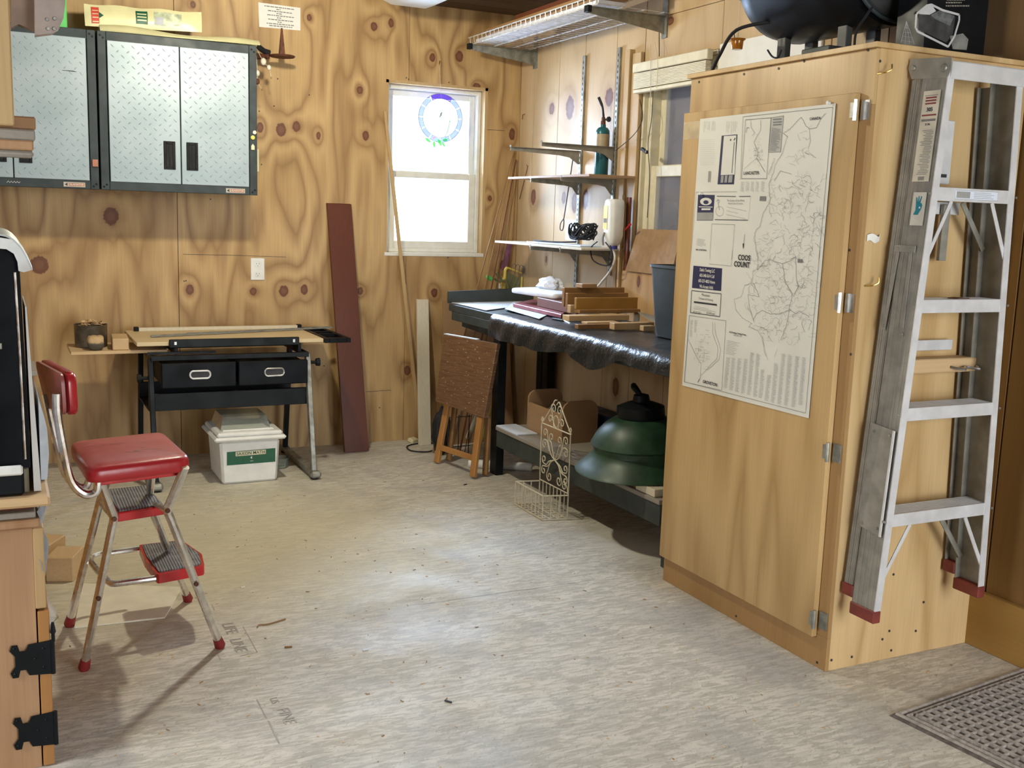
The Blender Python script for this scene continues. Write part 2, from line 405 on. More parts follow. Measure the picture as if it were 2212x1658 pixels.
base = s.mix(s.mapr(blob(1.98, 2.45, .15, .55), 1.2, .2, 0, .45), base, (.22, .22, .22))
base = s.mix(s.mapr(blob(.9, 1.95, .7, .30), 1.2, .2, 0, .2), base, (.34, .33, .26))
seam = s.ma('ABSOLUTE', s.ma('SUBTRACT', sepv[1], s.ma('MULTIPLY_ADD', s.noise(v, 6, 2), .012, 3.10)))
seam = s.ma('MULTIPLY', s.mapr(seam, .006, .0015), s.ma('MULTIPLY', s.ma('MULTIPLY', s.mapr(sepv[0], 1.2, 1.25), s.mapr(sepv[0], 1.95, 1.8)), s.mapr(s.noise(v, 9, 2), .40, .5)))
base = s.mix(s.ma('MULTIPLY', seam, .55), base, (.14, .13, .115))
s.bump(s.ma('ADD', s.ma('MULTIPLY', tot, .6), fine), .25, .003)
floor_m = s.fin(base, s.mapr(s.noise(v, 4, 4), .3, .7, .50, .70), 0, .42)

# glass
def glassm(name, col, rough=0.0, dust=0.0, dcol=(.6, .6, .62)):
    s = N(name); s.m.node_tree.nodes.remove(s.b)
    out = s.nt.nodes['Material Output']
    tr = s.n('ShaderNodeBsdfTransparent', {0: col}); gl = s.n('ShaderNodeBsdfGlossy', {0: (1, 1, 1, 1), 1: .03})
    m1 = s.n('ShaderNodeMixShader', {0: s.n('ShaderNodeFresnel', {0: 1.45}).outputs[0]})
    s.nt.links.new(tr.outputs[0], m1.inputs[1]); s.nt.links.new(gl.outputs[0], m1.inputs[2])
    last = m1.outputs[0]
    if dust:
        df = s.n('ShaderNodeBsdfDiffuse', {0: tuple(dcol) + (1,)})
        m2 = s.n('ShaderNodeMixShader', {0: s.mapr(s.noise(s.obj(), 14, 4), .3, .7, dust * .8, min(1, dust * 1.2))})
        s.nt.links.new(last, m2.inputs[1]); s.nt.links.new(df.outputs[0], m2.inputs[2]); last = m2.outputs[0]
    s.nt.links.new(last, out.inputs[0]); return s.m
glass = glassm('window_glass', (.97, .98, 1, 1))
dusty_glass = glassm('dusty_screened_glass', (.80, .82, .88, 1), dust=.20, dcol=(.46, .45, .48))
clear_pl = glassm('clear_plastic', (.86, .90, .86, 1), dust=.10, dcol=(.7, .75, .7))
lav_glass = glassm('lavender_glass', (.55, .60, .95, 1), dust=.2, dcol=(.55, .6, .9))
purple_glass = glassm('purple_glass', (.42, .30, .85, 1), dust=.15, dcol=(.4, .3, .8))
green_glass = glassm('green_glass_leaf', (.35, .85, .35, 1), dust=.3, dcol=(.3, .75, .3))
pink_glass = glassm('pink_glass_petal', (.95, .70, .75, 1), dust=.3, dcol=(.9, .7, .75))
s = N('amber_glass'); amber = s.fin((.72, .30, .03), .12, 0, .6, **{'Transmission Weight': .55})
s = N('fluorescent_diffuser'); diffuser = s.fin((.80, .80, .76), .4)
grass_m = plain('outdoor_grass', (.50, .55, .42), .9, 0, .3, 4)
siding_m = plain('neighbour_siding', (.30, .275, .28), .9, 0, .15, 3)
# diamond plate door sheet
s = N('diamond_plate_aluminium'); v = s.obj()
c = s.mix(s.mapr(s.noise(v, 5, 3), .3, .7), (.29, .355, .38), (.36, .42, .45)); diamond = s.fin(c, .46, .35, .35)
# ------------------------------------------------------------------ room shell
WX0, WX1, WZ0, WZ1 = 1.909, 2.505, 1.038, 1.967           # window in the back wall
VY0, VY1, VZ0, VZ1 = 3.67, 4.24, 1.02, 1.975               # window in the right wall
def frame(g, a0, a1, z0, z1, d0, d1, wd, ax, b=.003, bot=None, top=None):
    bot = wd if bot is None else bot; top = wd if top is None else top
    for (p0, p1, q0, q1) in ((a0, a0 + wd, z0, z1), (a1 - wd, a1, z0, z1), (a0 + wd, a1 - wd, z0, z0 + bot), (a0 + wd, a1 - wd, z1 - top, z1)):
        if ax == 'x': g.box(p0, p1, d0, d1, q0, q1, b)
        else: g.box(d0, d1, p0, p1, q0, q1, b)
    return g
G().box(XL - .1, XR + .12, YF - .1, YB + .12, -.12, 0).build('floor', floor_m, kind='structure')
cl = structure('ceiling', (0.5, 2, ZC))
G().box(XL - .1, XR + .12, YF - .1, YB + .12, ZC + .02, ZC + .1).build('deck', ceil_wood, cl)
y = YB
while y > 3.6:
    G().box(XL, XR, y - .138, y - .003, ZC, ZC + .022, .002).build('plank', ceil_wood, cl); y -= .14
wb = structure('wall_back', (.5, YB, 0))
g = G()
for a in ((XL - .1, WX0, 0, ZC + .1), (WX1, XR + .12, 0, ZC + .1), (WX0, WX1, 0, WZ0), (WX0, WX1, WZ1, ZC + .1)):
    g.box(a[0], a[1], YB + .013, YB + .12, a[2], a[3])
g.build('backing', dark_wall, wb)
S1, S2 = .826, 2.036
G().box(XL, S1 - 1.212, YB, YB + .012, 0, ZC).build('plywood_sheet', ply_wall, wb)
G().box(S1 - 1.209, S1 - .0015, YB, YB + .012, 0, ZC).build('plywood_sheet', ply_wall, wb)
g = G(); g.box(S1 + .0015, WX0, YB, YB + .012, 0, ZC); g.box(WX0, S2 - .001, YB, YB + .012, 0, WZ0); g.box(WX0, S2 - .001, YB, YB + .012, WZ1, ZC)
g.build('plywood_sheet', ply_wall, wb)
g = G(); g.box(WX1, XR, YB, YB + .012, 0, ZC); g.box(S2 + .001, WX1, YB, YB + .012, 0, WZ0); g.box(S2 + .001, WX1, YB, YB + .012, WZ1, ZC)
g.build('plywood_sheet', ply_wall, wb)
# hairline cracks and nail heads
g = G()
for (x0, y0, x1, y1) in ((395, 549, 500, 551), (500, 551, 618, 555), (790, 846, 845, 842), (1052, 280, 1090, 282)):
    p, q = at(x0, y0, y=YB - .0005), at(x1, y1, y=YB - .0005); g.beam(p, q, .0006, .002, (0, 0, 1))
g.build('crack', ink, wb, kind='stuff')
g = G()
for px, py in ((883,171),(878,168),(970,178),(455,430),(398,607),(402,606),(968,556),(668,205),(600,170),(700,790),(820,880),(985,690),(565,355),(560,240),(592,229)):
    g.lathe([(.0035, 0), (.0035, .002)], at(px, py, y=YB - .002), 8, Matrix.Rotation(-PI / 2, 3, 'X'))
g.build('nail_head', ink, wb, kind='stuff')
wr_ = structure('wall_right', (XR, 2, 0))
g = G()
for a in ((YF - .1, VY0, 0, ZC + .1), (VY1, YB + .12, 0, ZC + .1), (VY0, VY1, 0, VZ0), (VY0, VY1, VZ1, ZC + .1)):
    g.box(XR + .019, XR + .12, a[0], a[1], a[2], a[3])
g.build('backing', dark_wall, wr_)
ed = [YB, 5.345, 5.06, 4.79, 4.49, VY1 + .003]
gaps = [.004, .0022, .0022, .0022, .0022]
for i in range(5): G().box(XR, XR + .018, ed[i + 1] + gaps[i], ed[i] - .001, 0, ZC, .0015).build('board', pine_wall, wr_)
ed = [VY1, 3.95, VY0]
for i in range(2): G().box(XR, XR + .018, ed[i + 1] + .003, ed[i] - .001, 0, VZ0, .0015).build('board', pine_wall, wr_)
z = VZ1
while z < ZC - .01:
    z1 = min(z + .19, ZC); G().box(XR, XR + .018, VY0 - .003, VY1, z + .002, z1, .0015).build('board', pine_wall, wr_); z = z1
ed = [VY0 - .004, 3.34, 3.02, 2.75]
for i in range(3): G().box(XR, XR + .018, ed[i + 1] + .003, ed[i] - .001, 0, ZC, .0015).build('board', pine_wall, wr_)
y = 2.75
while y > YF:
    G().box(XR, XR + .018, y - .297, y - .002, 0, ZC, .0015).build('board', dark_wall, wr_); y -= .3
G().box(XR - .022, XR - .001, YF, 2.195, 0, .178, .002).build('baseboard_right', skirt_wood, kind='structure')
g = G()
for a in ((YF - .1, 1.2, 0, ZC + .1), (2.6, YB + .12, 0, ZC + .1), (1.2, 2.6, 0, 1.0), (1.2, 2.6, 2.1, ZC + .1)): g.box(XL - .1, XL, a[0], a[1], a[2], a[3])
g.build('wall_left', ply_pantry_dark, kind='structure')
w3 = structure('added_fill_window', (XL - .05, 1.9, 1.0)); frame(G(), 1.2, 2.6, 1.0, 2.1, XL - .08, XL - .02, .06, 'y').build('window_frame', white_vinyl, w3)  # unseen window, added as an opening for the left fill light
g = G(); g.box(XL - .1, 1.25, YF - .1, YF, 0, ZC + .1); g.box(2.65, XR + .12, YF - .1, YF, 0, ZC + .1); g.box(1.25, 2.65, YF - .1, YF, 2.06, ZC + .1)
g.build('wall_front', ply_pantry_dark, kind='structure')
# outside
G().box(-12, 14, -14, 16, -.5, -.32).build('ground_outside', grass_m, kind='structure')
g = G(); g.box(4.6, 4.75, 1.0, 9.0, -.35, 2.14)
for i in range(15): g.box(4.57, 4.62, 1.0, 9.0, -.3 + i * .16, -.16 + i * .16)
g.build('neighbouring_wall_outside', siding_m, kind='structure')

# window_1 : vinyl single-hung in the back wall
w1 = structure('window_1', (2.2, YB + .08, WZ0))
g = G(); g.box(WX0 - .001, WX0 + .016, YB + .001, YB + .12, WZ0, WZ1); g.box(WX1 - .016, WX1 + .001, YB + .001, YB + .12, WZ0, WZ1)
g.box(WX0, WX1, YB + .001, YB + .12, WZ1 - .016, WZ1 + .001); g.build('jamb', pine_v, w1)
G().box(WX0 + .002, WX1 - .002, YB - .004, YB + .12, WZ0 - .004, WZ0 + .016, .002).build('sill', white_vinyl, w1)
fx0, fx1, fz0, fz1 = WX0 + .016, WX1 - .016, WZ0 + .016, WZ1 - .016
frame(G(), fx0, fx1, fz0, fz1, YB + .05, YB + .12, .022, 'x').build('window_frame', white_vinyl, w1)
zm = 1.478
up = frame(G(), fx0 + .022, fx1 - .022, zm - .016, fz1 - .022, YB + .088, YB + .108, .034, 'x').build('upper_sash', white_vinyl, w1)
G().box(fx0 + .05, fx1 - .05, YB + .096, YB + .100, zm, fz1 - .05).build('pane', glass, up)
lo = frame(G(), fx0 + .022, fx1 - .022, fz0 + .02, zm + .018, YB + .058, YB + .082, .040, 'x', bot=.042, top=.036).build('lower_sash', white_vinyl, w1)
G().box(fx0 + .055, fx1 - .055, YB + .068, YB + .072, fz0 + .05, zm - .01).build('pane', glass, lo)

# window_2 : cream window in the right wall
w2 = structure('window_2', (XR + .05, 3.8, VZ0))
g = G(); g.box(XR + .0, XR + .12, VY0, VY0 + .015, VZ0, VZ1); g.box(XR + .0, XR + .12, VY1 - .015, VY1, VZ0, VZ1); g.box(XR + .0, XR + .12, VY0, VY1, VZ1 - .015, VZ1); g.box(XR + .0, XR + .12, VY0, VY1, VZ0, VZ0 + .015)
g.build('jamb', cream_vinyl, w2)
frame(G(), VY0 + .015, VY1 - .015, VZ0 + .015, VZ1 - .015, XR + .02, XR + .1, .035, 'y').build('window_frame', cream_vinyl, w2)
zm2 = 1.50
up = frame(G(), VY0 + .05, VY1 - .05, zm2 - .015, VZ1 - .05, XR + .068, XR + .09, .04, 'y').build('upper_sash', cream_vinyl, w2)
G().box(XR + .076, XR + .080, VY0 + .08, VY1 - .08, zm2, VZ1 - .08).build('pane', dusty_glass, up)
lo = frame(G(), VY0 + .05, VY1 - .05, VZ0 + .05, zm2 + .02, XR + .030, XR + .058, .045, 'y', top=.05).build('lower_sash', cream_vinyl, w2)
G().box(XR + .040, XR + .044, VY0 + .08, VY1 - .08, VZ0 + .08, zm2 - .02).build('pane', dusty_glass, lo)
G().box(XR - .02, XR - .001, VY1 + .004, VY1 + .075, .80, 2.03, .002).build('trim_1', dark_wall and pine_v, kind='structure')
G().box(XR - .03, XR - .001, VY1 + .085, VY1 + .125, .80, 2.05, .002).build('trim_2', pine_v, kind='structure')
# rolled-up mini blind
bl = thing('mini_blind', 'cream mini blind raised to the top of the right-hand window', 'blind', (XR - .03, 3.9, 1.85))
G().box(XR - .052, XR - .022, VY0 + .02, VY1 + .02, 1.935, 1.975, .003).build('headrail', cream_vinyl, bl)
for i in range(11): G().box(XR - .05, XR - .024, VY0 + .03, VY1 + .01, 1.862 + i * .0062, 1.8670 + i * .0062).build('slat', cream_vinyl, bl)
G().box(XR - .051, XR - .023, VY0 + .03, VY1 + .01, 1.842, 1.858, .003).build('bottom_rail', cream_vinyl, bl)
for k, (a, b) in enumerate((((1414, 90), (1418, 190)), ((1405, 95), (1395, 330)))):
    pts = [at(a[0], a[1], x=XR - .06), at((a[0] + b[0]) / 2 + 5, (a[1] + b[1]) / 2, x=XR - .06), at(b[0], b[1], x=XR - .06)]
    G().tube(smooth(pts), .0016, 5).build('cord', cream_wire, bl)
# loose wire along the window frame, with a clip
wi = thing('loose_wire', 'thin dark wire drooping down beside the right-hand window to a black clip', 'wire', at(1400, 325, x=XR - .03))
G().tube(smooth([at(*p, x=XR - .05) for p in ((1382, 215), (1388, 255), (1370, 290), (1330, 325))]), .0022, 6).build('wire', ink, wi)
G().tube(smooth([at(*p, x=XR - .04) for p in ((1412, 160), (1408, 250), (1400, 310), (1403, 380), (1398, 470))]), .0018, 6).build('wire', ink, wi)
G().ob(at(1392, 325, x=XR - .04), (.014, .05, .014), (.4, 0, 0), .002).build('clip', black_matte, wi)

# ceiling light
fxl = thing('ceiling_light', 'long white wraparound fluorescent ceiling light, switched off, above the small window', 'light', (1.9, 4.0, 2.27))
G().box(1.80, 2.0, 2.8, 5.17, 2.345, 2.37, .002).build('housing', white_pl, fxl)
G().prism([(1.745, 2.8, 2.345), (1.765, 2.8, 2.30), (1.81, 2.8, 2.282), (1.99, 2.8, 2.282), (2.035, 2.8, 2.30), (2.055, 2.8, 2.345)], (0, 2.37, 0)).build('diffuser', diffuser, fxl)
bu = thing('ceiling_bulb_fixture', 'bare bulb in a round ceiling holder above the red stool', 'light', (1.0, 4.0, 2.28))
G().lathe([(.06, 0), (.065, .05), (.05, .08)], (1.0, 4.0, 2.29), 20).build('holder', white_pl, bu)

# ------------------------------------------------------------------ pantry cupboard
PX0, PX1, PY0, PY1, PZ = 2.116, 2.70, 2.187, 3.021, 1.745
pn = thing('plywood_cupboard', 'tall plywood cupboard with a map on its door and a ladder on its side', 'cupboard', (2.4, 2.6, 0))
G().box(PX0 + .013, PX1, PY0, PY0 + .012, 0, PZ, .001).build('side_panel', ply_side, pn)
G().box(PX0 + .013, PX1, PY1 - .012, PY1, 0, PZ, .001).build('side_panel', ply_side, pn)
G().box(PX1 - .01, PX1, PY0 + .013, PY1 - .013, .02, PZ - .01).build('back_panel', ply_pantry, pn)
G().box(PX0, PX0 + .012, PY0 - .001, PY1, 1.60, PZ - .001, .001).build('header_board', ply_pantry, pn)
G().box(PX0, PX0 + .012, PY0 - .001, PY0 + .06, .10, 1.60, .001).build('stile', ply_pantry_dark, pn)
G().box(PX0, PX0 + .012, PY1 - .05, PY1, .10, 1.60, .001).build('stile', ply_pantry, pn)
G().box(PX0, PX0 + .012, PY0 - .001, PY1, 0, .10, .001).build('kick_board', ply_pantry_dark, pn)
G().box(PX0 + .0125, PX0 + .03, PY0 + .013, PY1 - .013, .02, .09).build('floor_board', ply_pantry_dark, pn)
G().box(PX0 - .012, PX1, PY0 - .012, PY1 + .008, PZ, PZ + .014, .001).build('top_board', ply_side, pn)
dr = G().box(PX0 - .019, PX0 - .001, PY0 + .043, PY1 + .004, .092, 1.632, .0015).build('door', ply_pantry, pn)
for z in (1.586, 1.068, .644, .147):
    g = G(); g.tube([(PX0 - .020, PY0 + .04, z - .028), (PX0 - .020, PY0 + .04, z + .028)], .0055, 8)
    g.box(PX0 - .004, PX0 - .0005, PY0 + .006, PY0 + .036, z - .026, z + .026); g.box(PX0 - .022, PX0 - .019, PY0 + .044, PY0 + .058, z - .02, z + .02)
    g.build('hinge', steel if z > 1 else dull_steel, dr)
g = G()
for px, py in ((1510, 177), (1607, 160), (1682, 148), (1737, 132), (1875, 108), (1666, 140), (1835, 540), (1838, 765), (1590, 1330), (1765, 1430), (1452, 1187), (1658, 1305)):
    g.lathe([(.004, 0), (.004, .001)], at(px, py, x=PX0 - .0006 if px < 1640 or py < 200 or py > 1300 else PX0 - .0006), 8, Matrix.Rotation(-PI / 2, 3, 'Y'))
g.build('screw_head', ink, pn, kind='stuff')
g = G()
for px, py in ((1901, 132), (1921, 1362), (1925, 1404), (1906, 1380), (1978, 1362), (1995, 1300), (1930, 1240), (1840, 1418), (1796, 1425)):
    g.lathe([(.004, 0), (.004, .001)], at(px, py, y=PY0 - .0008), 8, Matrix.Rotation(PI / 2, 3, 'X'))
g.build('screw_head', ink, pn, kind='stuff')
g = G()
for px, py in ((1910, 150), (1882, 608)):
    p = at(px, py, y=PY0 - .004)
    g.tube(smooth([p + Vector((-.02, .003, -.012)), p + Vector((-.01, -.014, -.010)), p + Vector((.004, -.022, -.002)), p + Vector((.006, -.02, .012))]), .0022, 6)
g.build('hook', brass, pn, kind='stuff')
p = at(1880, 512, y=PY0 - .002)
G().grid(lambda u, v: (p.x - .012 + u * .045, PY0 - .002 - .012 * math.sin(u * 3) * v, p.z - .012 + .018 * v + .004 * math.sin(u * 7)), 8, 2, .0006).build('masking_tape', paper, pn)
# peg block with a fork hook under the ladder
pg = tag(G().box(2.29, 2.545, 2.131, PY0 - .001, .874, .915, .003).build('peg_block', pine), 'pine block with a forked steel hook fixed to the cupboard side behind the stepladder', 'block')
q = Vector((2.490, 2.129, .890))
G().tube(smooth([q + Vector((-.05, 0, 0)), q + Vector((-.03, -.03, -.004)), q + Vector((0, -.008, 0)), q + Vector((.03, -.03, -.004)), q + Vector((.05, -.002, 0))]), .004, 6).build('fork_hook', steel, pg)
G().box(PX0 - .0196, PX0 - .019, 2.90, PY1, 1.545, 1.602).build('clear_tape', plain('yellowed_tape', (.56, .44, .27), .3), dr)

# ------------------------------------------------------------------ road map on the cupboard door
mp = thing('road_map', 'large white county road map pinned to the tall cupboard door', 'map', at(1640, 880, x=PX0 - .021))
MX = PX0 - .0215
def mpt(px, py, d=0.0): return at(px, py, x=MX - d)
def za(X, Y): return (1420 + X / 4.606, 200 + Y / 4.606)
def zb(X, Y): return (1420 + X / 4.363, 540 + Y / 4.363)
c00, c10, c11, c01 = mpt(1474, 832), mpt(1747, 903), mpt(1806, 223), mpt(1513, 257)
def sheet(u, v):
    p = (c00 * (1 - u) + c10 * u) * (1 - v) + (c01 * (1 - u) + c11 * u) * v
    return p + Vector((-.0003 * (1 + math.sin(u * 5 + v * 3)), 0, 0))
G().grid(sheet, 14, 18, .0004).build('sheet', map_paper, mp)
RIGHT, UP = Vector((0, -1, 0)), Vector((0, 0, 1))
D = .0024; DM = dict(navy=.0014, paper=.0018, paper2=.0026, ink_pale=.0014, ink_col=.0020, ink_grey=.0021, ink_mid=.0022, ink=.0024)
lines = {}
def ln(pts, wd=.0011, m='ink_mid', close=False):
    g = lines.setdefault(m, G()); P = [mpt(*p, d=DM[m]) for p in pts]
    if close: P.append(P[0])
    for a, b in zip(P, P[1:]):
        d = (b - a)
        if d.length < 1e-5: continue
        nn = Vector((0, -d.z, d.y)).normalized() * wd / 2
        g.quad(a - nn, b - nn, b + nn, a + nn)
def fill(pts, m):
    lines.setdefault(m, G()).quad(*[mpt(*p, d=DM[m]) for p in pts])
rr = random.Random(3)
def wig(pts, amp=1.2, k=5):
    out = []
    for (a, b), (c, d) in zip(pts, pts[1:]):
        for j in range(k):
            t = j / k; out.append((a + (c - a) * t + rr.uniform(-amp, amp), b + (d - b) * t + rr.uniform(-amp, amp)))
    out.append(pts[-1]); return out
Za = lambda *p: [za(*q) for q in p]
Zb = lambda *p: [zb(*q) for q in p]
ln(Za((850, 240), (1745, 145), (1605, 1658)), .0013); ln(Za((850, 240), (825, 865)), .0013)
ln(Zb((1530, 0), (1395, 1535), (255, 1240), (300, 620)), .0013); ln(Za((385, 990), (330, 1658)), .0010); ln(Za((385, 990), (790, 985)), .0010)
ln(Za((875, 270), (1130, 250), (1085, 855), (835, 855)), .0015, close=True)
ln(Za((1130, 250), (1255, 230), (1225, 590), (1105, 595)), .001, close=True); fill(Za((1130, 250), (1255, 230), (1225, 590), (1105, 595)), 'ink_pale')
ln(Zb((300, 615), (645, 665), (605, 1320), (250, 1240)), .0012, close=True)
ln(Za((540, 1305), (768, 1312), (740, 1658)), .001); ln(Za((540, 1305), (520, 1658)), .001); ln(Zb((485, 130), (695, 150), (705, 0)), .001)
fill(Za((640, 428), (795, 415), (760, 912), (598, 912)), 'navy'); fill(Za((662, 432), (785, 425), (768, 815), (630, 820)), 'paper')
fill(Za((634, 825), (662, 824), (655, 895), (628, 896)), 'ink_grey'); fill(Za((672, 824), (700, 822), (692, 894), (665, 895)), 'ink_grey'); fill(Za((712, 822), (750, 820), (742, 893), (702, 894)), 'ink_grey')
fill(Za((405, 1015), (570, 1018), (550, 1272), (392, 1272)), 'navy'); fill(Za((398, 1192), (556, 1192), (550, 1268), (394, 1268)), 'ink_grey')
ln(Za((590, 1030), (780, 1032)), .002, 'ink'); ln(Za((812, 1032), (925, 1030)), .002, 'ink'); ln(Za((570, 1262), (900, 1268)), .002, 'ink'); ln(Za((925, 1040), (905, 1260)), .0006)
fill(Zb((340, 146), (610, 172), (600, 386), (326, 356)), 'navy'); ln(Zb((322, 380), (600, 412), (587, 626), (310, 588)), .0022, 'ink', close=True)
fill(Zb((345, 480), (560, 508), (558, 524), (343, 496)), 'ink'); fill(Za((1020, 1030), (1080, 1030), (1075, 1078), (1016, 1076)), 'ink_mid'); fill(Zb((1322, 84), (1368, 86), (1366, 120), (1320, 118)), 'ink_mid')
ln(Za((868, 1410), (852, 1545)), .0012, 'ink'); fill(Za((848, 1500), (862, 1500), (854, 1550), (850, 1550)), 'ink')
# oval emblem in the navy advert
for (cx, cy, rx, ry, m) in ((483, 1083, 58, 38, 'paper'), (483, 1090, 26, 20, 'navy')):
    lines.setdefault(m, G()).bm.faces.new([lines[m].bm.verts.new(mpt(*za(cx + rx * math.cos(k * PI / 10), cy + ry * math.sin(k * PI / 10)), d=.0022 if m == 'paper' else .0026)) for k in range(20)])
fill(Za((440, 1150), (530, 1150), (528, 1168), (438, 1168)), 'paper2'); ln(Za((412, 1135), (550, 1138)), .0025, 'paper2')
for yy in (268, 296, 322): ln(Za((1150, yy), (1235, yy - 6)), .004, 'ink_mid')
# bicycle sketch
ln([za(618 + 40 * math.cos(k * PI / 8), 1180 + 48 * math.sin(k * PI / 8)) for k in range(17)], .0009, 'ink_mid'); ln(Za((600, 1060), (615, 1170)), .0012, 'ink'); ln(Za((583, 1085), (605, 1062), (620, 1075), (600, 1110)), .001)
ln(Za((765, 490), (740, 800)), .004, 'ink_mid'); ln(Za((775, 450), (760, 475)), .004, 'ink'); ln(Za((728, 462), (728, 478)), .006, 'ink')
# county border, rivers, roads
ln(wig(Za((1125, 870), (1150, 800), (1170, 720), (1240, 600), (1290, 440), (1250, 400), (1290, 380), (1330, 350), (1430, 240), (1470, 320), (1510, 360), (1580, 350), (1640, 240), (1675, 205)), .9), .0011)
ln(wig(Za((1510, 360), (1520, 480), (1500, 560)), .8), .001); ln(wig(Za((1160, 880), (1220, 780), (1260, 790), (1330, 810)), .7), .0016, 'ink_grey')
ln(wig(Za((1130, 870), (1105, 900), (1120, 1050), (1100, 1120), (1050, 1200), (1020, 1330), (980, 1370), (965, 1430), (985, 1580), (1000, 1658)), 1.0), .0012)
ln(wig(Za((1625, 1190), (1560, 1260), (1545, 1400), (1520, 1500)), .9), .0008, 'ink_grey')
ln(wig(Zb((940, 0), (950, 80), (935, 180), (900, 200), (890, 310), (820, 330), (790, 440), (720, 460), (740, 560), (800, 640), (890, 690), (860, 720), (950, 760), (1000, 850), (1000, 930), (1020, 1000)), 1.1), .0010, 'ink_grey')
ln(wig(Zb((940, 190), (1010, 100), (1060, 90), (1180, 130), (1250, 100), (1300, 60)), .9), .0015, 'ink_grey')
ln(wig(Zb((1180, 130), (1200, 300), (1260, 400), (1270, 430), (1240, 560), (1160, 600), (1060, 600), (990, 570), (930, 600), (900, 660)), .9), .0015, 'ink_grey')
ln(wig(Zb((1300, 60), (1310, 280), (1330, 340), (1280, 440)), .8), .0015, 'ink_grey'); ln(wig(Zb((1240, 560), (1300, 600), (1340, 575), (1430, 630)), .8), .0015, 'ink_grey')
ln(wig(Zb((900, 310), (960, 440), (850, 420), (870, 560), (910, 680)), .9), .0013, 'ink_grey'); ln(wig(Zb((1240, 560), (1220, 700), (1190, 780), (1160, 850)), .9), .0013, 'ink_grey')
for a, b in (((1010, 930), (1040, 1040)), ((1130, 930), (1100, 1010))): ln(Zb(a, b), .0007, 'ink_grey')
ln(wig(Za((925, 270), (930, 340), (965, 400), (940, 430)), .4), .0013, 'ink_grey'); ln(wig(Za((880, 400), (890, 350), (910, 350)), .4), .0018); ln(wig(Za((1025, 270), (1025, 370), (960, 490), (1000, 600), (985, 650), (1070, 790)), .4), .0012); ln(wig(Za((985, 650), (860, 760)), .4), .0008, 'ink_grey')
ln(wig(Zb((520, 680), (520, 780), (570, 920), (560, 1020), (400, 1190)), .5), .0012, 'ink_grey'); ln(wig(Zb((540, 680), (545, 780), (595, 930), (580, 1030), (470, 1130)), .5), .0012, 'ink_grey'); ln(wig(Zb((290, 840), (370, 1010), (410, 1070), (405, 1200), (380, 1240)), .5), .0010)
ln(Zb((400, 1210), (380, 1245)), .0018, 'ink')
import itertools
def inside(x, y):      # rough county outline, photo pixels
    if 250 < y < 380: return 1705 + (380 - y) * .25 < x < 1755
    if 380 <= y < 520: return 1655 < x < 1775
    if 520 <= y < 660: return 1640 - (y - 520) * .25 < x < 1765
    if 660 <= y < 740: return 1605 + (y - 640) * .45 < x < 1755
    return False
for _ in range(800):
    x, y = rr.uniform(1600, 1780), rr.uniform(255, 740)
    if not inside(x, y) or (y < 420 and rr.random() < .4): continue
    pts = [(x, y)]; a = rr.uniform(0, 6.28)
    for _ in range(rr.randint(3, 8)):
        a += rr.uniform(-.9, .9); x += math.cos(a) * 3; y += math.sin(a) * 3.4; pts.append((x, y))
    ln(pts, .0006 if rr.random() < .8 else .0010, 'ink_grey')
for _ in range(60):
    x, y = rr.gauss(1637, 6), rr.gauss(332, 14); a = rr.uniform(0, 6.28); ln([(x, y), (x + 5 * math.cos(a), y + 5 * math.sin(a))], .0006, 'ink_grey')
for _ in range(60):
    x, y = rr.gauss(1516, 8), rr.gauss(755, 16); a = rr.choice((0.2, 1.7)); ln([(x, y), (x + 7 * math.cos(a), y + 7 * math.sin(a))], .0007, 'ink_grey')
# columns of the street index and small print
def column(x0, y0, x1, y1, wid, step=2.3, m='ink_col', vert=False):
    n = int(abs(y1 - y0) / step)
    for i in range(n):
        t = i / n; x = x0 + (x1 - x0) * t; yy = y0 + (y1 - y0) * t; w_ = wid * rr.uniform(.55, 1)
        ln([(x, yy), (x + w_, yy + w_ * .22)], .0013, m)
for i, (xt, yt, xb, yb) in enumerate(((650, 1010, 618, 1305), (700, 1015, 675, 1320), (755, 1020, 728, 1335), (815, 1025, 785, 1350), (875, 965, 842, 1365), (930, 975, 900, 1385), (975, 1125, 950, 1395), (1035, 1175, 1005, 1420), (1100, 1065, 1065, 1435), (1170, 975, 1125, 1450), (1230, 985, 1190, 1465), (1300, 1000, 1260, 1480), (1365, 1010, 1325, 1460))):
    a, b = zb(xt, yt), zb(xb, yb); column(a[0], a[1], b[0], b[1], 9.5)
for xt in (830, 880, 930, 980, 1035):
    a, b = za(xt, 885), za(xt - 8, 985); column(a[0], a[1], b[0], b[1], 8)
for (x0, y0, x1, y1, w_) in ((655, 850, 640, 985, 30), (590, 540, 0, 0, 0)):
    if w_: a, b = zb(x0, y0), zb(x1, y1); column(a[0], a[1], b[0], b[1], w_, 3.2)
a, b = zb(310, 660), zb(300, 820); column(a[0], a[1], b[0], b[1], 6); a, b = zb(350, 660), zb(345, 780); column(a[0], a[1], b[0], b[1], 6)
a, b = za(1140, 350), za(1115, 580); column(a[0], a[1], b[0], b[1], 22, 2.6, 'ink_mid')
a, b = za(395, 1450), za(385, 1525); column(a[0], a[1], b[0], b[1], 22, 2.6)
a, b = za(690, 1135), za(680, 1250); column(a[0], a[1], b[0], b[1], 42, 7)
a, b = zb(350, 525), zb(330, 560); column(a[0], a[1], b[0], b[1], 48, 2.6)
for x0 in (468, 485, 505, 520, 545, 560, 575, 690, 705, 722, 740, 758, 775, 790): ln(Za((x0, 285), (x0 - 6, 285 + rr.uniform(60, 125))), .0009, 'ink_grey')
for i in range(14): ln(Za((425, 470 + i * 19), (570, 468 + i * 19)), .0004, 'ink_col')
for x0 in (510, 520, 530): ln(Za((x0, 780), (x0 - 6, 890)), .002, 'ink_mid')
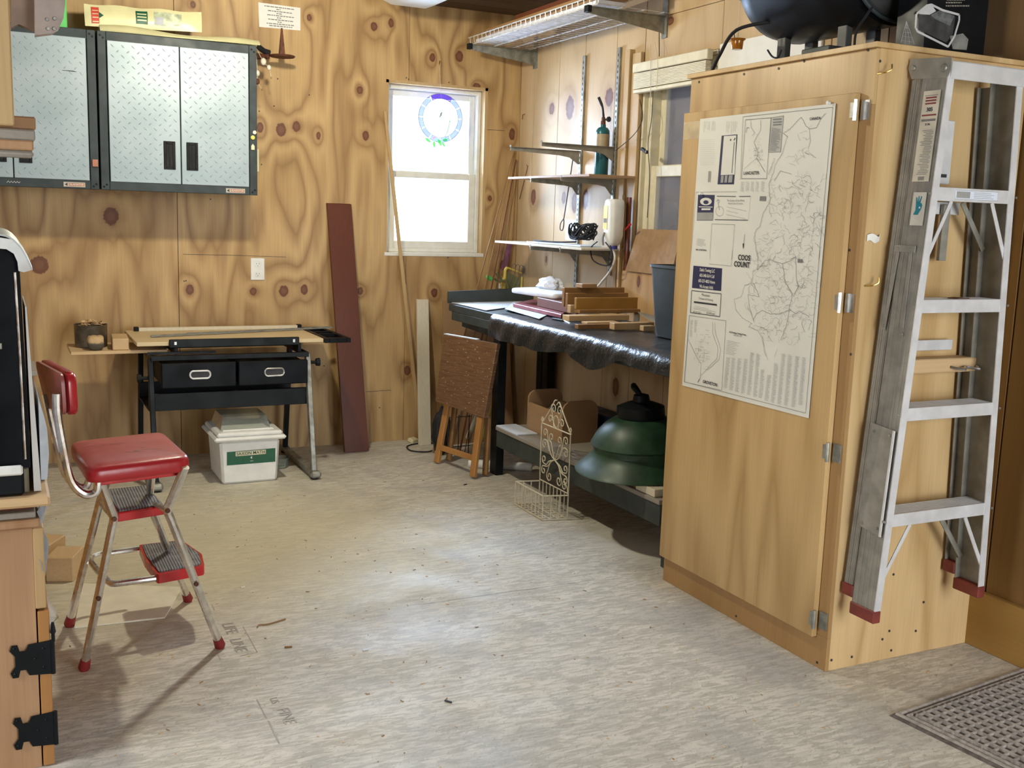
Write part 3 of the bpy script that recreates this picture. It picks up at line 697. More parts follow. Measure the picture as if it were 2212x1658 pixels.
MM = dict(ink=ink, ink_mid=ink_mid, ink_grey=ink_grey, navy=navy, paper=map_paper, paper2=map_paper, ink_pale=plain('pale_grey_print', (.46, .46, .42), .7), ink_col=plain('small_print_grey', (.45, .45, .41), .7))
for k, g in lines.items(): g.build('printed_lines' if k.startswith('ink') else ('navy_panel' if k == 'navy' else 'white_panel'), MM[k], mp, flat=True, kind='stuff')
def mt(s_, px, py, size, m=ink, ang=0.0, bold=0.0, al='CENTER', d=.0030, sx=1.0):
    R_ = Matrix.Rotation(ang, 3, 'X'); text(s_, mpt(px, py, d), R_ @ RIGHT, R_ @ UP, size, m, mp, bold=bold, align=al, sx=sx)
mt('LANCASTER', *za(932, 800), .0135, bold=.0003); mt('COOS', 1607, 557, .0235, bold=.0007, sx=.92); mt('COUNT', 1602, 571.5, .0235, bold=.0007, sx=.92)
mt('GROVETON', *zb(495, 1255), .0145, bold=.0003); mt('CANADA', *za(1568, 258), .0105, bold=.0003)
for i, t_ in enumerate(("Dale's Towing LLC", '603-348-5614 Cell', '603-237-4853 Home', 'We Accept AAA')):
    mt(t_, *zb(470 - i * 3, 192 + i * 52), .0145, map_paper, bold=.0003, sx=.74)
mt('The Spoke of the Wind', *za(775, 1073), .0092, ink_mid); mt('Bicycle Sales & Service', *za(775, 1102), .0080, ink_mid)
mt('Mountain', *zb(455, 425), .0120, ink); mt('Cleaners & Painting', *zb(455, 462), .0098, ink); mt('603-449-2231', *zb(372, 585), .0078, ink); mt('603-449-2449', *zb(500, 598), .0082, ink)
mt('MAP ADVERTISING', *za(435, 1565), .0070, ink, bold=.0002); mt("Al's Plumbing, Heating & Pump", *zb(755, 785), .0068, ink, bold=.0002); mt('(603) 636-1234', *zb(755, 806), .0065, ink)
mt('CONNECTICUT', *za(1135, 735), .0075, ink_mid, ang=-1.1)
g = G()
for px, py in ((1792, 222), (1516, 418)):
    p = mpt(px, py, .002); g.lathe([(.005, 0), (.003, .006), (.005, .009)], p, 10, Matrix.Rotation(-PI / 2, 3, 'Y'))
g.build('push_pin', white_pl, mp)
# ------------------------------------------------------------------ aluminium stepladder hung on the cupboard side
ld = thing('stepladder', 'folded aluminium stepladder with red-brown feet hung on the cupboard side', 'ladder', (2.36, 2.10, .2))
LT, LB, RT, RB = Vector((2.236, 2.05, 1.70)), Vector((2.145, 2.05, .215)), Vector((2.512, 2.05, 1.70)), Vector((2.572, 2.05, .235))
def rail(g, T, B, sgn, yd=.086, fl=.022, th=.0028):
    """C-channel: web facing outwards, flanges turned inwards (sgn = +1 inwards is +x)"""
    ax = Vector((sgn, 0, 0)); yv = Vector((0, 1, 0))
    def slab(x0, x1, y0, y1):
        g.hexa([P + ax * x + yv * y for P in (B, T) for x, y in ((x0, y0), (x1, y0), (x1, y1), (x0, y1))])
    slab(0, th, .0005, yd); slab(0, fl, yd - th, yd)
    for q in (.2, .38, .62, .8): slab(-.0012, .001, yd * q - .003, yd * q + .003)
    return g
rail(G(), LT, LB, 1).build('front_rail', alu_dusty_shaded, ld); rail(G(), RT, RB, -1).build('front_rail', alu_dusty_shaded, ld)
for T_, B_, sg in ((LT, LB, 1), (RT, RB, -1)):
    G().hexa([P + Vector((sg * x, y, 0)) for P in (B_, T_) for x, y in ((-.001, -.002), (.022, -.002), (.022, .001), (-.001, .001))]).build('rail_front_edge', alu, ld)  # brighter strip: light on the rail fronts put into the colour
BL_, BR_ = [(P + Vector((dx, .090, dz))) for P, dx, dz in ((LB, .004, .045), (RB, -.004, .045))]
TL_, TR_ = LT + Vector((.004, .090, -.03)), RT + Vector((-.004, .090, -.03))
rail(G(), TL_, BL_, 1, .036, .02).build('rear_rail', alu_dusty_shaded, ld); rail(G(), TR_, BR_, -1, .036, .02).build('rear_rail', alu_dusty_shaded, ld)
def lx(P, Q, z): return P.x + (Q.x - P.x) * (P.z - z) / (P.z - Q.z)
def step(z0, wood_=False, lipz=.034):
    x0, x1 = lx(LT, LB, z0) + .004, lx(RT, RB, z0) - .004; g = G()
    g.box(x0, x1, 2.049, 2.053, z0 - lipz, z0 + .002, .001); g.box(x0, x1, 2.050, 2.130, z0 - .003, z0, .0008); g.box(x0, x1, 2.127, 2.130, z0 - .022, z0)
    for q in range(9): g.box(x0 + .002, x1 - .002, 2.056 + q * .0085, 2.059 + q * .0085, z0, z0 + .0014)
    o = g.build('step', alu, ld)
    g = G()
    for x in (x0 - .014, x1 + .014): g.lathe([(.0042, 0), (.0035, .002)], (x, 2.0495, z0 - .016), 8, Matrix.Rotation(PI / 2, 3, 'X'))
    g.build('rivet', dull_steel, ld, kind='stuff')
    return o
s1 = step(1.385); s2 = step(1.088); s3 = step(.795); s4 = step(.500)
g = G(); g.box(2.30, 2.46, 2.0482, 2.0486, 1.358, 1.381); g.build('maker_plate', bluish_paper, s1)
g = G(); g.box(2.305, 2.355, 2.0478, 2.0480, 1.361, 1.378); g.box(2.30, 2.462, 2.0478, 2.0480, 1.3575, 1.3585); g.box(2.30, 2.462, 2.0478, 2.0480, 1.3805, 1.3812)
for i in range(4): g.box(2.37, 2.445 - .01 * (i % 2), 2.0478, 2.0480, 1.362 + i * .0045, 1.3632 + i * .0045)
g.build('printed_lines', ink_grey, s1, kind='stuff')
g = G(); g.ob((2.385, 2.09, 1.091), (.05, .025, .002), (0, 0, .4)); g.ob((2.40, 2.075, 1.0915), (.03, .008, .002), (0, 0, -.5)); g.build('stain', rust, s2, kind='stuff')
g = G()
for z, a, b in ((1.352, .075, .13), (.466, .09, .13)):
    for s_ in (0, 1):
        X = (lx(LT, LB, z) + .004, lx(RT, RB, z) - .004)[s_]; sg = (1, -1)[s_]
        G().beam((X + sg * a, 2.0535, z), (X + sg * .004, 2.0535, z - b - .02), .004, .012, (sg, 0, .5), .0008).build('front_brace', alu, ld)
g = G()
for z, a, b in ((1.352, .075, .13), (.466, .09, .15)):
    X = lx(RT, RB, z) - .004; G().beam((X - a - .03, 2.126, z), (X - .004, 2.126, z - b), .004, .016, (-1, 0, .5), .0008).build('rear_brace', alu_dusty_shaded, ld)
    X = lx(LT, LB, z) + .004
# top cap
g = G(); g.box(LT.x + .004, RT.x + .008, 2.044, 2.048, 1.662, 1.706, .001); g.box(LT.x - .002, RT.x + .008, 2.046, 2.155, 1.704, 1.708, .001)
g.build('top_cap', alu, ld)
g = G(); g.prism([(LT.x - .005, 2.042, 1.715), (LT.x - .005, 2.178, 1.725), (LT.x - .005, 2.184, 1.700), (LT.x - .005, 2.170, 1.672), (LT.x - .005, 2.05, 1.664), (LT.x - .005, 2.04, 1.685)], (.003, 0, 0))
g.build('side_plate', alu_dusty_shaded, ld)
g = G(); g.lathe([(.011, 0), (.009, .004)], (LT.x - .006, 2.062, 1.690), 14, Matrix.Rotation(-PI / 2, 3, 'Y')); g.lathe([(.0075, 0), (.006, .004)], (LT.x - .006, 2.165, 1.700), 12, Matrix.Rotation(-PI / 2, 3, 'Y'))
g.build('pivot_rivet', dull_steel, ld, kind='stuff')
# bucket shelf folded inside, hanging bar, cross braces, spreader
sh = G().box(2.262, 2.388, 2.150, 2.156, 1.40, 1.572, .002).build('pail_shelf', alu, ld)
G().box(2.352, 2.372, 2.148, 2.1495, 1.418, 1.427).build('slot', ink, sh)
G().box(2.372, 2.398, 2.146, 2.158, 1.19, 1.345, .001).build('hanging_bar', alu_dusty_shaded, ld)
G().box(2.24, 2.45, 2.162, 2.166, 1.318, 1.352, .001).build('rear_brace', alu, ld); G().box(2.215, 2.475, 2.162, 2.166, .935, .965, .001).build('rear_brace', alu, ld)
def web(py_, z): return Vector((lx(LT, LB, z) - .0035, py_, z))
g = G(); g.box(lx(LT, LB, 1.225) - .006, lx(LT, LB, 1.225) - .002, 2.075, 2.150, 1.213, 1.232, .001)
g.beam(web(2.135, 1.218), web(2.150, 1.0), .0025, .011, (0, 1, 0), .0006); g.beam(web(2.09, 1.218), web(2.085, 1.01), .0025, .011, (0, 1, 0), .0006)
g.build('spreader', alu_dusty_shaded, ld)
g = G()
for a, z in ((2.135, 1.222), (2.09, 1.222), (2.150, 1.01), (2.082, .995)):
    g.lathe([(.0048, 0), (.004, .003)], web(a, z) + Vector((-.001, 0, 0)), 8, Matrix.Rotation(-PI / 2, 3, 'Y'))
for z in (.72, .46):
    for a in (2.072, 2.128): g.lathe([(.0045, 0), (.004, .004)], web(a, z) + Vector((-.004, 0, 0)), 8, Matrix.Rotation(-PI / 2, 3, 'Y'))
g.build('rivet', dull_steel, ld, kind='stuff')
A_ = [web(y_, z_) + Vector((-.002, 0, 0)) for y_, z_ in ((2.060, .735), (2.142, .742), (2.142, .45), (2.060, .44))]
G().prism(A_, (-.003, 0, 0)).build('repair_plate', alu_dusty_shaded, ld)
G().beam(web(2.058, .735) + Vector((-.006, 0, 0)), web(2.058, .44) + Vector((-.006, 0, 0)), .004, .006, (0, 1, 0)).build('repair_plate', alu, ld)
# stickers on the web
def sticker(z0, z1, y0, y1, m, nm='sticker'):
    P = [web(y0, z0), web(y1, z0), web(y1, z1), web(y0, z1)]
    return G().prism([p + Vector((-.0014, 0, 0)) for p in P], (-.0004, 0, 0)).build(nm, m, ld)
st = sticker(1.40, 1.635, 2.062, 2.118, plain('sticker_paper', (.62, .58, .46), .6))
g = G(); gd = G()
def bar(g, y0, y1, z0, z1):
    g.prism([web(y0, z0) + Vector((-.0021, 0, 0)), web(y1, z0) + Vector((-.0021, 0, 0)), web(y1, z1) + Vector((-.0021, 0, 0)), web(y0, z1) + Vector((-.0021, 0, 0))], (-.0002, 0, 0))
bar(g, 2.066, 2.114, 1.570, 1.574)
for i in range(3): bar(g, 2.072, 2.108, 1.600 + i * .0075, 1.604 + i * .0075)
g.build('printed_lines', maroon_book, st, kind='stuff')
bar(gd, 2.066, 2.114, 1.556, 1.562); bar(gd, 2.068, 2.112, 1.622, 1.6235)
for i in range(28): bar(gd, 2.068 + .004 * (i % 3 == 0), 2.110 - rr.uniform(0, .02), 1.532 - i * .0042, 1.5335 - i * .0042)
for i in range(9): bar(gd, 2.078 + i * .0024, 2.0792 + i * .0024, 1.403, 1.413)
gd.build('printed_lines', ink_mid, st, kind='stuff')
text('305', web(2.09, 1.586) + Vector((-.003, 0, 0)), RIGHT, UP, .014, ink, st, bold=.0004)
text('21 IN.', web(2.09, 1.548) + Vector((-.003, 0, 0)), RIGHT, UP, .007, ink, st, bold=.0002)
st2 = sticker(1.285, 1.372, 2.062, 2.106, plain('hand_sticker_paper', (.62, .60, .52), .6))
hd = G()
def hp(a, b): return web(2.084 - a * .001, 1.335 + b * .001) + Vector((-.0022, 0, 0))
hd.prism([hp(*q) for q in ((-14, -22), (2, -22), (6, -14), (10, -8), (13, 2), (10, 8), (2, 10), (-4, 10), (-9, 4), (-8, -10))], (-.0002, 0, 0))
for q in (((-9, 4), (-4, 10), (-8, 24), (-11, 24)), ((-4, 9), (0, 10), (0, 27), (-3, 27)), ((0, 9), (5, 9), (9, 26), (6, 27))): hd.prism([hp(*r) for r in q], (-.0002, 0, 0))
hd.build('hand_symbol', teal_ink, st2)
g = G(); g.prism([hp(5 + 4 * math.cos(k * PI / 5 + PI / 2) * (1 if k % 2 == 0 else .45), -3 + 4 * math.sin(k * PI / 5 + PI / 2) * (1 if k % 2 == 0 else .45)) + Vector((-.0004, 0, 0)) for k in range(10)], (-.0001, 0, 0)); g.build('star', map_paper, st2)
# feet
for P, sg, nm, yd, y0 in ((LB, 1, 'foot', .086, 0), (RB, -1, 'foot', .086, 0), (BL_, 1, 'foot', .036, 0), (BR_, -1, 'foot', .036, 0)):
    x = P.x - .004 if sg > 0 else P.x - .024
    G().box(x, x + .028, P.y - .004, P.y + yd + .004, P.z - .022, P.z + .014, .003).build(nm, brick_rubber, ld)

# ------------------------------------------------------------------ red step stool with backrest
stl = thing('step_stool', 'red and chrome step stool with padded seat and backrest', 'stool', (.35, 3.15, 0))
yN = lambda z: 2.982 - .20 * z / .6; 
def N_(px, py, z): return at(px, py, y=2.982 - .29 * z)
def F_(px, py, z): return at(px, py, y=3.36 - .40 * z)
legs = []
legs.append([Vector((.176, 2.973, .012)), N_(246, 1118, .41), N_(214, 1030, .60)])
legs.append([Vector((.545, 2.990, .012)), N_(361, 1100, .41), N_(400, 1008, .60)])
legs.append([Vector((.159, 3.316, .012)), F_(216, 1082, .41), F_(245, 1000, .60)])
legs.append([Vector((.520, 3.400, .012)), F_(322, 1085, .41), F_(330, 1000, .60)])
for L in legs:
    a, b, c = L; p1 = b + (a - b) * .06; p2 = b + (c - b) * .14
    G().tube([a, p1] + smooth([p1, b, p2], 3)[1:] + [p2, c], .0115, 10).build('leg', chrome, stl)
    d = (b - a).normalized()
    G().tube([a - d * .012, a - d * .004, a + d * .022], [.012, .016, .0135], 12).build('foot_tip', red_rubber, stl)
# cross rails under the upper step and at the bottom
gr_ = G(); gr_.tube([legs[0][1], legs[2][1]], .009, 8); gr_.tube([legs[1][1], legs[3][1]], .009, 8); gr_.build('cross_rail', chrome, stl)
# seat
zs = .622
C4 = [at(188, 1012, z=zs), at(413, 985, z=zs), at(352, 930, z=zs), at(150, 952, z=zs)]
def rrect(C, rad, k=5):
    out = []; n = len(C)
    for i in range(n):
        a, b, c = C[i - 1], C[i], C[(i + 1) % n]
        p, q = b + (a - b).normalized() * rad, b + (c - b).normalized() * rad
        for j in range(k + 1):
            t = j / k; out.append((1 - t) ** 2 * p + 2 * t * (1 - t) * b + t * t * q)
    return out
def cushion(name, C, rad, zb_, zt, inset, mat, parent, dome=.006, nrm=Vector((0, 0, 1))):
    base = rrect(C, rad); cen = sum(base, Vector()) / len(base); g = G(); bm = g.bm; rings = []
    H = zt - zb_
    for f, sc_ in ((0, .95), (.06, .985), (.25, 1.0), (.7, 1.0), (.9, .975), (1.0, .93), (1.0 + dome / H * .7, .7), (1.0 + dome / H, .35)):
        rings.append([bm.verts.new(cen + (p - cen) * sc_ + nrm * (zb_ + H * f - 0)) for p in base])
    for A, B in zip(rings, rings[1:]):
        for k in range(len(A)): bm.faces.new((A[k], A[(k + 1) % len(A)], B[(k + 1) % len(A)], B[k]))
    bm.faces.new(rings[0][::-1]); bm.faces.new(rings[-1])
    return g.build(name, mat, parent, ang=60)
flat = lambda C: [Vector((p.x, p.y, 0)) for p in C]
cushion('seat', flat(C4), .035, zs - .042, zs, .01, worn_red, stl)
g = G(); g.hexa([Vector((p.x, p.y, zz)) * 1.0 for zz in (zs - .056, zs - .040) for p in [(q - sum(C4, Vector()) / 4) * .82 + sum(C4, Vector()) / 4 for q in C4]], .002); g.build('seat_pan', red_metal, stl)
# upper step
z1 = .425; U4 = [at(254, 1108, z=z1), at(357, 1092, z=z1), at(318, 1048, z=z1), at(225, 1058, z=z1)]
def tread(C, z, lip, nm):
    f = flat(C); cen = sum(f, Vector()) / 4
    st_ = G().hexa([Vector((p.x, p.y, zz)) for zz in (z - lip, z) for p in f], .003).build(nm, red_metal, stl)
    G().hexa([Vector((p.x, p.y, zz)) for zz in (z, z + .004) for p in [cen + (q - cen) * .93 for q in f]], .001).build('rubber_tread', ribbed, st_)
tread(U4, z1, .026, 'upper_step')
# lower swing-out step, curved front
z2 = .205; L5 = [at(340, 1241, z=z2), at(442, 1222, z=z2), at(436, 1196, z=z2), at(392, 1166, z=z2), at(300, 1176, z=z2), at(312, 1205, z=z2)]
f = rrect(flat(L5), .012, 3); cen = sum(f, Vector()) / len(f)
st_ = G().prism([Vector((p.x, p.y, z2 - .028)) for p in f], (0, 0, .028)).build('lower_step', red_metal, stl)
G().prism([Vector((cen.x + (p.x - cen.x) * .9, cen.y + (p.y - cen.y) * .9, z2)) for p in f], (0, 0, .004)).build('rubber_tread', ribbed, st_)
# loop arm carrying the lower step
a0 = at(345, 1247, z=z2 - .018); a1 = at(240, 1262, z=z2 - .018); a2 = at(190, 1205, z=z2 - .018); a3 = at(215, 1197, z=z2 - .018); a4 = at(305, 1184, z=z2 - .018)
G().tube([a0] + smooth([a0 + (a1 - a0) * .9, a1 + (a2 - a1) * .12, a2 - (a2 - a1) * .12, a2 + (a3 - a2) * .9, a3 + (a4 - a3) * .2], 5) + [a4], .0095, 10).build('swing_arm', chrome, stl)
g = G(); 
for p in (legs[0][0].lerp(legs[0][1], .48), legs[1][0].lerp(legs[1][1], .48)): g.lathe([(.007, 0), (.006, .008)], p + Vector((0, -.010, 0)), 10, Matrix.Rotation(PI / 2, 3, 'X'))
for L in legs[:2]: g.lathe([(.007, 0), (.006, .008)], L[1] + Vector((0, -.008, 0)), 10, Matrix.Rotation(PI / 2, 3, 'X'))
g.build('bolt', rust, stl, kind='stuff')
# backrest: bent tubes and pad
for yy, px in ((2.80, ((212, 1035), (207, 1062), (180, 1066), (152, 1035), (135, 960), (124, 895), (122, 850))), (3.03, ((196, 1022), (186, 1050), (164, 1048), (138, 1015), (115, 930), (102, 870), (98, 850)))):
    G().tube(smooth([at(*p, y=yy) for p in px], 6), .0105, 10).build('back_tube', chrome, stl)
nb, nt, fb, ft = at(149, 898, y=2.80), at(143, 806, y=2.80), at(110, 880, y=3.09), at(84, 775, y=3.09)
def pad(nm, off0, off1, mat, shrink=1.0):
    C = [nb, fb, ft, nt]; cen = sum(C, Vector()) / 4; C = [cen + (c - cen) * shrink for c in C]
    nrm = (C[1] - C[0]).cross(C[3] - C[0]).normalized()
    if nrm.x < 0: nrm = -nrm
    base = rrect(C, .03); cen = sum(base, Vector()) / len(base); g = G(); rings = []
    for f_, sc_ in ((0, .93), (.15, 1.0), (.7, 1.0), (.92, .95), (1.0, .8), (1.08, .4)):
        rings.append([g.bm.verts.new(cen + (p - cen) * sc_ + nrm * (off0 + (off1 - off0) * f_) + nrm * (-.012 * abs((p - cen).y) / .15 * 0)) for p in base])
    for A, B in zip(rings, rings[1:]):
        for k in range(len(A)): g.bm.faces.new((A[k], A[(k + 1) % len(A)], B[(k + 1) % len(A)], B[k]))
    g.bm.faces.new(rings[0][::-1]); g.bm.faces.new(rings[-1]); return g.build(nm, mat, stl, ang=60)
pad('backrest', 0, .026, red_v); pad('backrest_shell', -.014, 0, plain('dusty_red_shell', (.36, .10, .09), .35, 0, .2), .97)

# ------------------------------------------------------------------ grey wall cabinets with diamond-plate doors
def cabinet(x0, x1, label, split):
    zb_, zt, yf = 1.330, 2.026, 5.198
    cb = thing('wall_cabinet', label, 'cabinet', ((x0 + x1) / 2, 5.36, zb_), 'grey steel wall cabinets')
    g = G(); y1 = YB - .001
    g.box(x0, x1, yf + .022, y1, zb_ + .004, zb_ + .02); g.box(x0, x1, yf + .022, y1, zt - .02, zt); g.box(x0, x0 + .016, yf + .022, y1, zb_ + .021, zt - .021)
    g.box(x1 - .016, x1, yf + .022, y1, zb_ + .021, zt - .021); g.box(x0 + .017, x1 - .017, y1 - .008, y1, zb_ + .021, zt - .021)
    g.build('body', charcoal, cb)
    g = G(); g.box(x0, x0 + .036, yf + .002, yf + .021, zb_, zt, .002); g.box(x1 - .036, x1, yf + .002, yf + .021, zb_, zt, .002)
    g.box(x0 + .0365, x1 - .0365, yf + .002, yf + .021, zb_, zb_ + .040, .002); g.box(x0 + .0365, x1 - .0365, yf + .002, yf + .021, zt - .040, zt, .002)
    fr = g.build('face_frame', charcoal, cb)
    g = G()
    for xx in (x0 + .012, x1 - .024):
        for zz in (zt - .018, zb_ + .014): g.lathe([(.005, 0), (.004, .002)], (xx, yf + .002, zz), 8, Matrix.Rotation(PI / 2, 3, 'X')); g.lathe([(.005, 0), (.004, .002)], (xx + .012, yf + .002, zz - .010 * (1 if zz > 1.6 else -1)), 8, Matrix.Rotation(PI / 2, 3, 'X'))
    g.build('rivet', black_m, cb, kind='stuff')
    xs = [x0 + .040, split - .002, split + .002, x1 - .040]
    for k in (0, 1):
        a, b = xs[2 * k], xs[2 * k + 1]; z0, z1_ = zb_ + .038, zt - .038
        d = G().box(a, b, yf - .003, yf + .012, z0, z1_, .002).build('door', diamond, cb)
        g = G(); nx = int((b - a) / .040); nz = int((z1_ - z0) / .0435); dx = (b - a) / nx; dz = (z1_ - z0) / nz
        hx = (b - .050) if k == 0 else (a + .048)
        for i in range(2 * nx - 1):
            for j in range(2 * nz - 1):
                if (i + j) % 2: continue
                cx, cz = a + (i + 1) * dx / 2, z0 + (j + 1) * dz / 2
                if abs(cx - hx) < .035 and 1.42 < cz < 1.58: continue
                sg = -1 if i % 2 == 0 else 1; L = .0115 if sg < 0 else .0095
                u = Vector((math.cos(.75) * sg, 0, math.sin(.75))); nn = Vector((-u.z, 0, u.x)); c = Vector((cx, yf - .003, cz))
                if sg < 0: u = -u
                vs = [c + u * L, c + nn * .0032, c - u * L, c - nn * .0032]; tp = [c + u * L * .5 + Vector((0, -.0026, 0)), c - u * L * .5 + Vector((0, -.0026, 0))]
                V = [g.bm.verts.new(v_) for v_ in vs]; T = [g.bm.verts.new(v_) for v_ in tp]
                g.bm.faces.new((V[0], V[1], T[0])); g.bm.faces.new((V[1], V[2], T[1])); g.bm.faces.new((V[1], T[1], T[0]))
                g.bm.faces.new((V[2], V[3], T[1])); g.bm.faces.new((V[3], V[0], T[0])); g.bm.faces.new((V[3], T[0], T[1]))
        g.build('raised_tread_pattern', diamond, d, kind='stuff', ang=80)
        hd_ = G(); frame(hd_, hx - .026, hx + .026, 1.434, 1.562, yf - .008, yf - .003, .012, 'x', .001)
        h_ = hd_.build('handle', black_matte, d)
        G().box(hx - .014, hx + .014, yf - .0045, yf - .0035, 1.446, 1.550).build('recess', black_rubber, h_)
        G().box(hx - .003, hx + .003, yf - .0070, yf - .0045, 1.450, 1.546).build('rib', black_matte, h_)
    bd = G().box(x1 - .150, x1 - .060, yf - .0005, yf + .002, zb_ + .008, zb_ + .029).build('name_badge', plain('badge_silver', (.5, .45, .38), .5), cb)
    G().box(x1 - .128, x1 - .064, yf - .0011, yf - .0006, zb_ + .012, zb_ + .025).build('badge_panel', brown_print, bd)
    G().prism([(x1 - .146, yf - .0011, zb_ + .018), (x1 - .134, yf - .0011, zb_ + .026), (x1 - .134, yf - .0011, zb_ + .011)], (0, .0006, 0)).build('arrow', ink, bd)
    text('GLADIATOR', (x1 - .096, yf - .0016, zb_ + .0185), (1, 0, 0), (0, 0, 1), .0105, map_paper, bd, bold=.0002)
    return cb, fr
c1, f1 = cabinet(.448, 1.154, 'grey steel wall cabinet with two diamond-plate doors, nearer the window', .800)
c2, f2 = cabinet(-.262, .440, 'grey steel wall cabinet with diamond-plate doors, at the left edge, marker scribble below its doors', .090)
G().tube([(.30, 5.193, 1.842), (.345, 5.193, 1.841), (.36, 5.193, 1.839)], [.0005, .0018, .0004], 5).build('scratch', ink, f2)
g = G()
for k in range(9): g.tube([(.06 + k * .006, 5.1985, 1.346 + .008 * (k % 2)), (.066 + k * .006, 5.1985, 1.352 - .006 * (k % 2))], .0009, 4)
g.build('scribble', white_pl, f2, kind='stuff')
p = at(206, 352, y=5.19); G().box(p.x - .012, p.x + .012, 5.192, 5.1985, p.z - .016, p.z + .016, .001).build('sticker', brown_print, f2)
# magnets on the frame
for px, py, m, sz, lb, sh_ in ((550, 286, stone_m, .009, 'small round white magnet, uppermost on the cabinet edge', 0), (546, 297, yellow_pl, .010, 'small round yellow magnet on the cabinet edge', 0), (546, 318, cream_pl, .010, 'small cream house-shaped magnet below the round ones', 1)):
    p = at(px, py, y=5.196); 
    if sh_: o = G().prism([p + Vector((a, 0, b)) for a, b in ((-.008, -.012), (.008, -.012), (.008, .006), (0, .016), (-.008, .006))], (0, -.004, 0)).build('magnet', m)
    else: o = G().lathe([(sz, 0), (sz, .003), (sz * .6, .005)], p, 16, Matrix.Rotation(PI / 2, 3, 'X')).build('magnet', m)
    tag(o, lb, 'magnet', 'magnets on the cabinet edge')
# ------------------------------------------------------------------ drafting table
dt = thing('drafting_table', 'black framed drafting table with maple top and two drawers with pale oval pulls', 'table', (.97, 5.1, 0))
TZ = .662
tb = G().box(.553, 1.405, 4.925, 5.415, TZ - .018, TZ, .002).build('table_top', table_top_m, dt)
g = G(); X0, X1, Y0_, Y1_ = 1.395, 1.535, 4.905, 5.42
frame(g, X0 + .012, X1, 4.905, 5.42, TZ - .020, TZ - .001, .02, 'x') if False else None
for a in ((X0 + .012, X0 + .035, Y0_, Y1_), (X1 - .02, X1, Y0_, Y1_), (X0 + .036, X1 - .021, Y0_, Y0_ + .05), (X0 + .036, X1 - .021, Y1_ - .05, Y1_), (X0 + .036, X1 - .021, 5.10, 5.12), (X0 + .036, X1 - .021, 5.20, 5.215)):
    g.box(a[0], a[1], a[2], a[3], TZ - .020, TZ + .001, .001)
g.box(X0 + .036, X1 - .021, Y0_ + .05, Y1_ - .05, TZ - .022, TZ - .018)
g.build('side_tray', black_gloss, dt)
g = G(); g.box(.690, 1.283, 4.908, 4.924, TZ - .026, TZ + .012, .003); lg = g.build('pencil_ledge', black_m, dt)
g = G(); g.box(.712, .722, 4.9065, 4.9079, TZ - .012, TZ + .002); g.box(1.252, 1.262, 4.9065, 4.9079, TZ - .012, TZ + .002); g.build('clip', steel, lg)
g = G(); g.box(.612, 1.335, 4.93, 4.95, .575, .598, .002); g.box(.612, 1.335, 5.36, 5.38, .575, .598, .002); g.box(.612, .63, 4.951, 5.359, .575, .598, .002); g.box(1.317, 1.335, 4.951, 5.359, .575, .598, .002)
g.build('apron', black_m, dt)
g = G(); g.box(.72, .735, 4.96, 5.38, .598, TZ - .019); g.box(1.29, 1.305, 4.96, 5.38, .598, TZ - .019); g.build('tilt_bracket', black_m, dt)
g = G(); g.box(.60, .9, 4.94, 4.955, .603, .613); g.build('rod', black_m, dt)
for k, (a, b) in enumerate(((.652, .985), (.995, 1.322))):
    z0, z1_ = .452, .566
    d = G().box(a, b, 4.90, 4.918, z0, z1_, .004).build('drawer', black_gloss, dt)
    G().box(a + .01, b - .01, 4.92, 5.25, z0 + .005, z1_ - .01, .002).build('drawer_box', black_matte, d)
    cx = (a + b) / 2 + .003; cz = .512
    pts = [(cx + dx, 4.897, cz + dz) for dx, dz in [(.030 * math.copysign(1, math.cos(t)) * 1 + .015 * math.cos(t), .0175 * math.sin(t)) for t in [k_ * PI / 10 + PI / 20 for k_ in range(20)]]]
    G().tube(pts, .0042, 8, closed=True).build('pull', steel if k else alu, d)
    G().prism([(p[0], 4.8985, p[2]) for p in pts], (0, .001, 0)).build('pull_recess', ink, d)
g = G(); g.box(.60, 1.335, 4.935, 4.955, .345, .425, .002); g.box(.60, 1.335, 4.956, 5.30, .345, .352); g.box(.60, 1.335, 5.28, 5.30, .353, .425, .002); g.build('lower_tray', black_m, dt)
for x in (.612, 1.335):
    g = G(); g.beam((x, 4.845, .035), (x, 4.96, .583), .022, .034, (0, 1, 0), .002); g.build('leg', dull_steel if x > 1 else black_m, dt)
    g = G(); g.beam((x + .0, 5.40, .035), (x + .0, 5.30, .583), .022, .034, (0, 1, 0), .002); g.build('leg', black_m, dt)
    ft_ = G().box(x - .02, x + .02, 4.81, 5.42, .014, .035, .004).build('foot', dull_steel, dt)
    G().ob((x, 4.815, .024), (.052, .05, .032), (0, 0, 0), .010).build('end_cap', dull_steel, ft_); G().ob((x, 5.415, .024), (.052, .04, .032), (0, 0, 0), .010).build('end_cap', dull_steel, ft_)
    g = G(); 
    for yy in (4.82, 5.41): g.lathe([(.016, 0), (.020, .004), (.014, .010)], (x, yy, 0), 14)
    g.build('leveller', black_rubber, ft_)
for x, s_, z in ((.600, -1, .497), (1.347, 1, .545)):
    g = G(); g.tube([(x, 4.95, z), (x + .03 * s_, 4.95, z)], .008, 10); g.tube([(x + .028 * s_, 4.95, z), (x + .046 * s_, 4.95, z)], [.018, .020], 10); g.build('knob', black_matte, dt)
